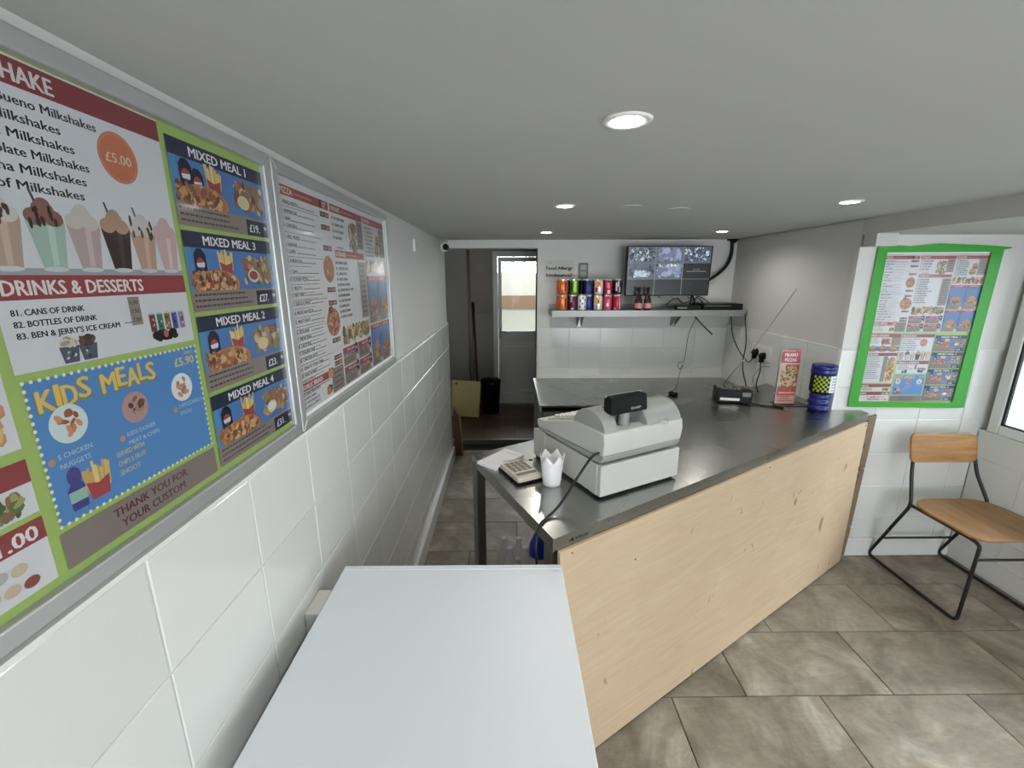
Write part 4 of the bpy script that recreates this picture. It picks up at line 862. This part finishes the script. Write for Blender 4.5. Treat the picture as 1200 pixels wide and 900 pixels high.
# radio
rd = empty('radio', (1.335, 2.515, Z0), math.radians(-14)); tag(rd, 'black clock radio with pale tuning strip near the back of the counter', 'radio')
MB().box(-.095, .095, -.065, .065, .004, .080).build('radio_body', 'blackp', rd, .005); MB().box(-.078, .028, -.0665, -.065, .018, .034).build('tuning_strip', 'wplastic', rd); MB().box(.04, .085, -.0665, -.065, .045, .07).build('display_window', 'regd', rd)
for k in range(5): MB().box(-.07+k*.022, -.055+k*.022, -.04, -.02, .08, .084).build('button', 'regd', rd)
for k in range(4): MB().box(-.085+k*.05, -.045+k*.05, .0, .055, .0795, .0815).build('speaker_grille', 'regd', rd)
MB().tube([(-.05, .045, .083), (.12, .13, .30), (.32, .17, .655)], lambda t_: .0030-.0014*t_, 6).build('aerial', 'steeldark', rd)
# plug sockets
so_ = empty('plug_socket', (XS, 3.06, 1.115)); tag(so_, 'white double plug socket on the tiled side wall above the counter', 'socket')
MB().box(-.010, 0, -.12, .12, -.045, .055).build('socket_plate', 'wplastic', so_, .003)
for k, (y, z) in enumerate(((.045, 0), (-.045, -.004))):
    MB().box(-.014, -.009, y-.02, y+.02, .03, .04).build('rocker', 'wplastic', so_, .001)
def plug(y, z, label):
    p_ = empty('mains_plug', (XS-.010, y, z)); tag(p_, label, 'plug')
    MB().lathe([(.001, -.032), (.016, -.032), (.024, -.02), (.026, 0)], seg=20, axis='X').build('plug_body', 'blackp', p_); MB().box(-.03, -.002, -.012, .012, -.045, -.01).build('cord_grip', 'blackp', p_, .004)
plug(3.105, 1.112, 'black mains plug in the left half of the wall socket'); plug(3.01, 1.100, 'black mains plug in the right half of the wall socket')
XC = XS-.02
cable('socket_cord', [(1.69, 3.33, 1.352), (1.698, 3.30, 1.22), (1.735, 3.26, 1.11), (XC, 3.22, 1.035), (XC-.005, 3.16, 1.03), (XC-.01, 3.105, 1.07)], .004, 'rubber', None, label='black cord sagging from the shelf to the left plug', cat='cord')
cable('shelf_cord', [(1.775, 3.30, 1.37), (1.70, 3.1, 1.19), (1.56, 2.85, 1.07), (1.47, 2.62, .99), (1.415, 2.46, .935), (1.44, 2.41, Z0+.0055), (1.50, 2.375, Z0+.0055)], .0045, 'rubber', None, label='long black cord from the shelf end down past the radio onto the counter', cat='cord')
MB().box(-.03, .03, -.006, .006, 0, .011).build('power_connector', 'blackp', None, .002).location = (1.525, 2.365, Z0+.001); o = bpy.data.objects['power_connector']; o.rotation_euler = (0, 0, math.radians(-30)); tag(o, 'black barrel connector lying on the counter by the flyer holder', 'connector')
cable('mains_cable', [(XC-.01, 3.01, 1.058), (XC-.015, 2.99, 1.0), (XC-.05, 2.95, .945), (XC-.11, 2.85, Z0+.005), (1.6, 2.7, Z0+.005)], .004, 'rubber', None, label='black cord dropping from the right plug behind the radio', cat='cord')
cable('thin_lead', [(XC-.04, 2.84, 1.06), (XC-.05, 2.92, 1.04), (XC-.06, 2.98, .97), (XC-.08, 2.95, Z0+.004)], .0022, 'greycable', None, label='thin grey lead arching from the flyer towards the right plug cord', cat='cord')
cable('hanging_cable_end', [(1.412, 3.34, 1.352), (1.48, 3.32, 1.28), (1.55, 3.31, 1.215)], .005, 'rubber', None, label='short black cable end hanging loose under the shelf', cat='cable')
cable('mouse_lead', [(1.445, 3.36, 1.352), (1.40, 3.38, 1.22), (1.385, 3.38, 1.02), (1.365, 3.38, .985), (1.34, 3.37, .99), (1.33, 3.36, .96), (1.345, 3.36, .935), (1.37, 3.36, .97), (1.355, 3.36, .93), (1.32, 3.3, .89), (1.24, 3.12, .86), (1.20, 3.07, .828)], .0022, 'rubber', None, label='thin looped black lead hanging from the shelf to the mouse', cat='cable')
mo = empty('computer_mouse', (1.187, 3.04, .812), .3); tag(mo, 'small black mouse lying on the rear counter under the shelf', 'mouse')
MB().ball((0, 0, .012), .035, (.85, 1.2, .5)).build('mouse_body', 'blackp', mo); MB().ball((0, -.012, .028), .008, (1, 1.4, .6), 10, 6).build('scroll_wheel', 'alu', mo)
# flyer holder
fl = empty('flyer_holder', (1.60, 2.425, Z0), math.radians(-4)); tag(fl, 'clear stand holding red pizza flyers near the right end of the counter', 'flyer stand')
MB().box(-.054, .054, .016, .019, .004, .325).box(-.054, .12, -.04, .06, .0, .003).build('clear_stand', 'clear', fl)
MB().box(-.052, .052, .004, .015, .006, .322).build('flyer_stack', 'paper', fl)
p = Print(); p.rect(0, 0, .104, .316, 'b8353c'); p.up(); p.rect(0, .0, .104, .05, 'd8a090'); p.rect(0, .05, .104, .06, 'c0302c'); p.rect(.01, .062, .1, .07, 'e8c0b0'); p.rect(.0, .232, .104, .24, 'e8c8c0'); p.rect(0, .105, .03, .232, 'c8bcae'); p.up()
p.blobs(.0, .095, .104, .232, ['c9a468', 'b08850', 'd9c090', '8a5a30', '6f6a34', 'e0c898', 'a87040'], 110, .007, .015); p.blobs(0, .07, .104, .1, ['c23020', 'd85a30', 'b02828'], 24, .006, .01); p.up()
for cx, cy in ((.06, .17), (.075, .205), (.04, .12)): p.ell(cx, cy, .018, .013, 'd8b878', 16); p.ell(cx, cy, .009, .006, '8a5a30', 12); p.up()
p.txt('MILANO', .052, .278, .020, 'f0e8e8', w=.068, bold=2, al='C'); p.txt('PIZZAS', .052, .250, .019, 'f0e8e8', w=.062, bold=2, al='C')
for k in range(3): p.lines(.012, .042-k*.013, .095, 1, .01, 'a83838', .006)
p.lines(.0, .308, .1, 1, .01, 'e8c8c8', .004)
o = p.build('flyer_print', fl); o.matrix_basis = Matrix.Translation((-.052, .0035, .006)) @ Matrix(((1, 0, 0, 0), (0, 0, -1, 0), (0, 1, 0, 0), (0, 0, 0, 1)))
# blue container
jr = empty('blue_container', (1.725, 2.325, Z0)); tag(jr, 'deep blue ridged plastic container with green chequered label by the alcove wall', 'container')
MB().lathe([(.040, 0), (.050, .004), (.054, .016), (.050, .028), (.044, .032), (.052, .040), (.055, .050), (.051, .062), (.044, .066), (.051, .074), (.053, .084), (.049, .096), (.046, .10)], seg=32).build('ridged_base', 'blue', jr)
MB().lathe([(.046, .10), (.056, .108), (.058, .118), (.058, .205), (.055, .212)], seg=32).build('jar_body', 'blackp', jr)
MB().lathe([(.056, .205), (.060, .210), (.061, .226), (.058, .232), (.061, .238), (.060, .256), (.05, .260), (.001, .260)], seg=32).build('jar_lid', 'blue', jr)
def patch(a0, a1, z0, z1, r, n, m, par):
    b_ = MB(); q = 8; P_ = [(r*math.cos(a0+(a1-a0)*k/q), r*math.sin(a0+(a1-a0)*k/q)) for k in range(q+1)]
    lo = [b_.bm.verts.new((x, y, z0)) for x, y in P_]; hi = [b_.bm.verts.new((x, y, z1)) for x, y in P_]
    for k in range(q): f = b_.bm.faces.new((lo[k], lo[k+1], hi[k+1], hi[k])); f.smooth = True
    return b_.build(n, m, par)
cb = MB()
for i in range(7):
    for j in range(7):
        if (i+j) % 2 == 0:
            a0 = -PI*.93+i*.19; z0 = .114+j*.0126
            q = [(.0588*math.cos(a), .0588*math.sin(a), z) for a, z in ((a0, z0), (a0+.19, z0), (a0+.19, z0+.0126), (a0, z0+.0126))]
            cb.bm.faces.new([cb.bm.verts.new(v) for v in q])
o = cb.build('chequered_label', mat('lime_print', '98a838', .4), jr); patch(-PI*.5, -PI*.05, .112, .204, .0588, 'text_label', mat('pale_label', 'd8dce0', .5), jr)
for k in range(5): patch(-PI*.44, -PI*.2, .122+k*.016, .126+k*.016, .0592, 'text_line', mat('dark_print', '4a5468', .5), jr)

# ---------------------------------------------------------------- under the counter
for i, (x, y, wh) in enumerate(((.0, 1.95, 'front left of the pack'), (.078, 1.955, 'beside the blue necked bottle'), (-.03, 2.035, 'back left of the pack'), (.048, 2.035, 'back right of the pack'), (.04, 1.866, 'nearest the white fridge top'))):
    bt = empty('water_bottle', (x, y, 0)); tag(bt, 'clear plastic drink bottle on the floor under the counter, '+wh, 'bottle', 'bottles under the counter')
    MB().lathe([(.03, 0), (.036, .01), (.036, .09), (.033, .10), (.036, .11), (.036, .20), (.03, .24), (.014, .285), (.012, .30)], seg=20).build('bottle_body', 'cloudy', bt); MB().lathe([(.0145, .295), (.015, .297), (.015, .315), (.013, .318)], seg=16).build('bottle_cap', 'cloudy', bt)
bj = empty('water_jug', (.145, 1.86, 0)); tag(bj, 'large clear bottle with bright blue neck and cap under the counter corner', 'bottle')
MB().lathe([(.042, 0), (.05, .01), (.05, .28), (.05, .33), (.045, .36)], seg=24).build('jug_body', 'cloudy', bj); MB().lathe([(.051, .345), (.052, .36), (.048, .40), (.030, .44), (.022, .465), (.001, .466)], seg=24).build('blue_neck', 'bluebright', bj)

# ---------------------------------------------------------------- white fridge in the foreground
fr = empty('undercounter_fridge', (-.16, .78, 0)); tag(fr, 'white undercounter fridge with flat glossy top filling the foreground', 'fridge')
MB().box(-.308, .308, -.29, .305, .822, .850).build('fridge_top', 'applwhite', fr, .004, 3)
MB().box(-.306, .306, .290, .3065, .8495, .8512).build('rear_lip', 'applwhite', fr, .0006)
MB().box(-.300, .300, -.26, .295, .03, .822).build('cabinet', 'applwhite', fr, .006); MB().box(-.30, .30, -.315, -.265, .04, .815).build('door', 'applwhite', fr, .01)
MB().box(-.25, -.22, -.34, -.315, .55, .75).build('handle', 'regg', fr, .005)
for x, y in ((-.27, -.24), (.27, -.24), (-.27, .27), (.27, .27)): MB().lathe([(.018, 0), (.02, .004), (.018, .03)], (x, y, 0), 12).build('foot', 'blackp', fr)
wb = empty('cable_box', (XL, .985, .79)); tag(wb, 'small white socket box on the tiled wall beside the fridge top', 'socket')
MB().box(0, .045, -.045, .045, -.05, .03).build('box_body', 'wplastic', wb, .004); MB().box(.045, .048, -.035, .035, -.04, .02).build('face', 'regg', wb, .001)

# ---------------------------------------------------------------- chair
ch = empty('cafe_chair', (2.385, 1.96, 0)); tag(ch, 'oak seated cafe chair with black rod sled frame below the taped poster', 'chair')
def cr(pts, n, r=.0085): return rel(MB().tube(fillet(pts, .035, 6), r, 8).build(n, 'black', ch), ch)
for x, xi in ((2.175, .015), (2.598, -.04)):
    cr([(x+xi*2, 2.215, .79), (x+xi*1.2, 2.18, .60), (x, 2.125, .440), (x, 2.315, .012), (x, 1.775, .010), (x, 1.765, .432), (x+xi*.3, 1.80, .440), (x, 2.125, .440)], 'side_frame')
cr([(2.175, 2.255, .155), (2.598, 2.255, .155)], 'rear_crossbar', .006); cr([(2.175, 1.770, .355), (2.598, 1.770, .355)], 'front_crossbar', .006)
def rrect(x0, x1, y0, y1, r, n=6):
    out = []
    for cx, cy, a0 in ((x1-r, y0+r, -90), (x1-r, y1-r, 0), (x0+r, y1-r, 90), (x0+r, y0+r, 180)):
        for k in range(n+1): a = math.radians(a0+90*k/n); out.append((cx+r*math.cos(a), cy+r*math.sin(a)))
    return out
seat_pts = [(2.20, 1.765), (2.575, 1.765), (2.605, 1.80), (2.61, 2.05), (2.575, 2.135), (2.50, 2.162), (2.28, 2.162), (2.20, 2.135), (2.163, 2.06), (2.165, 1.80)]
rel(MB().prism([(p_.x, p_.y) for p_ in fillet([(a, b_, 0) for a, b_ in seat_pts], .05, 5, True)], (.448, .460)).build('seat', 'oaky', ch, .004), ch)
bk = MB(); pts = rrect(2.150, 2.508, .672, .824, .032)
bk.prism(pts, (0, .014), lambda u, v, w_: (u, 2.150+.22*(v-.67)+.9*(u-2.33)**2*-1+.03+w_, v))
rel(bk.build('backrest', 'oakx', ch, .004), ch)

# ---------------------------------------------------------------- things in the back room
cd = empty('cupboard_door', (-.50, 4.86, .05)); tag(cd, 'loose cream cupboard door leaning in the dark back room passage', 'cupboard door')
def lean(u, v, w_): return (u, w_+v*.12, v)
MB().prism([(-.165, .02), (.150, -.0), (.175, .415), (-.16, .44)], (0, .018), lean).build('door_board', 'cream', cd, .003)
MB().prism([(-.12, .06), (.11, .05), (.13, .34), (-.118, .355)], (-.004, .0), lean).build('raised_panel', 'cream', cd, .003); MB().ball((-.105, -.01+.05, .40), .014).build('knob', 'wood', cd)
bn = empty('waste_bin', (-.215, 5.06, .05)); tag(bn, 'black waste bin standing beside the cream cupboard door in the passage', 'bin')
MB().lathe([(.09, 0), (.095, .01), (.115, .36), (.12, .365), (.12, .385)], seg=24).build('bin_body', 'blackp', bn); MB().lathe([(.118, .385), (.12, .40), (.09, .42), (.001, .425)], seg=24).build('bin_lid', 'blackp', bn)
br = empty('broom', (-.43, 5.36, .05)); tag(br, 'long handled broom leaning by the pale pipe in the back room', 'broom')
MB().tube([(.06, -.22, .06), (.0, .03, 1.27)], .014, 8).build('handle', 'wood', br); MB().box(-.06, .09, -.25, -.20, .0, .07).build('brush_head', 'wood', br, .004); MB().tube([(.006, .01, 1.18), (-.001, .032, 1.29)], .016, 8).build('handle_grip', 'black', br)
pk = empty('offcut_board', (-.47, 3.86, 0)); tag(pk, 'dark offcut board with a pale edge leaning at the end of the tiled wall', 'board')
MB().prism([(-.045, 0), (.03, 0), (.005, .40), (-.045, .47)], (0, .03), lambda u, v, w_: (u, w_, v)).build('board', 'wood', pk, .002); MB().prism([(.03, .0), (.04, .0), (.018, .40), (-.04, .485), (-.048, .47), (.005, .395)], (-.002, .032), lambda u, v, w_: (u, w_, v)).build('pale_edge', 'brownboard', pk, .001)
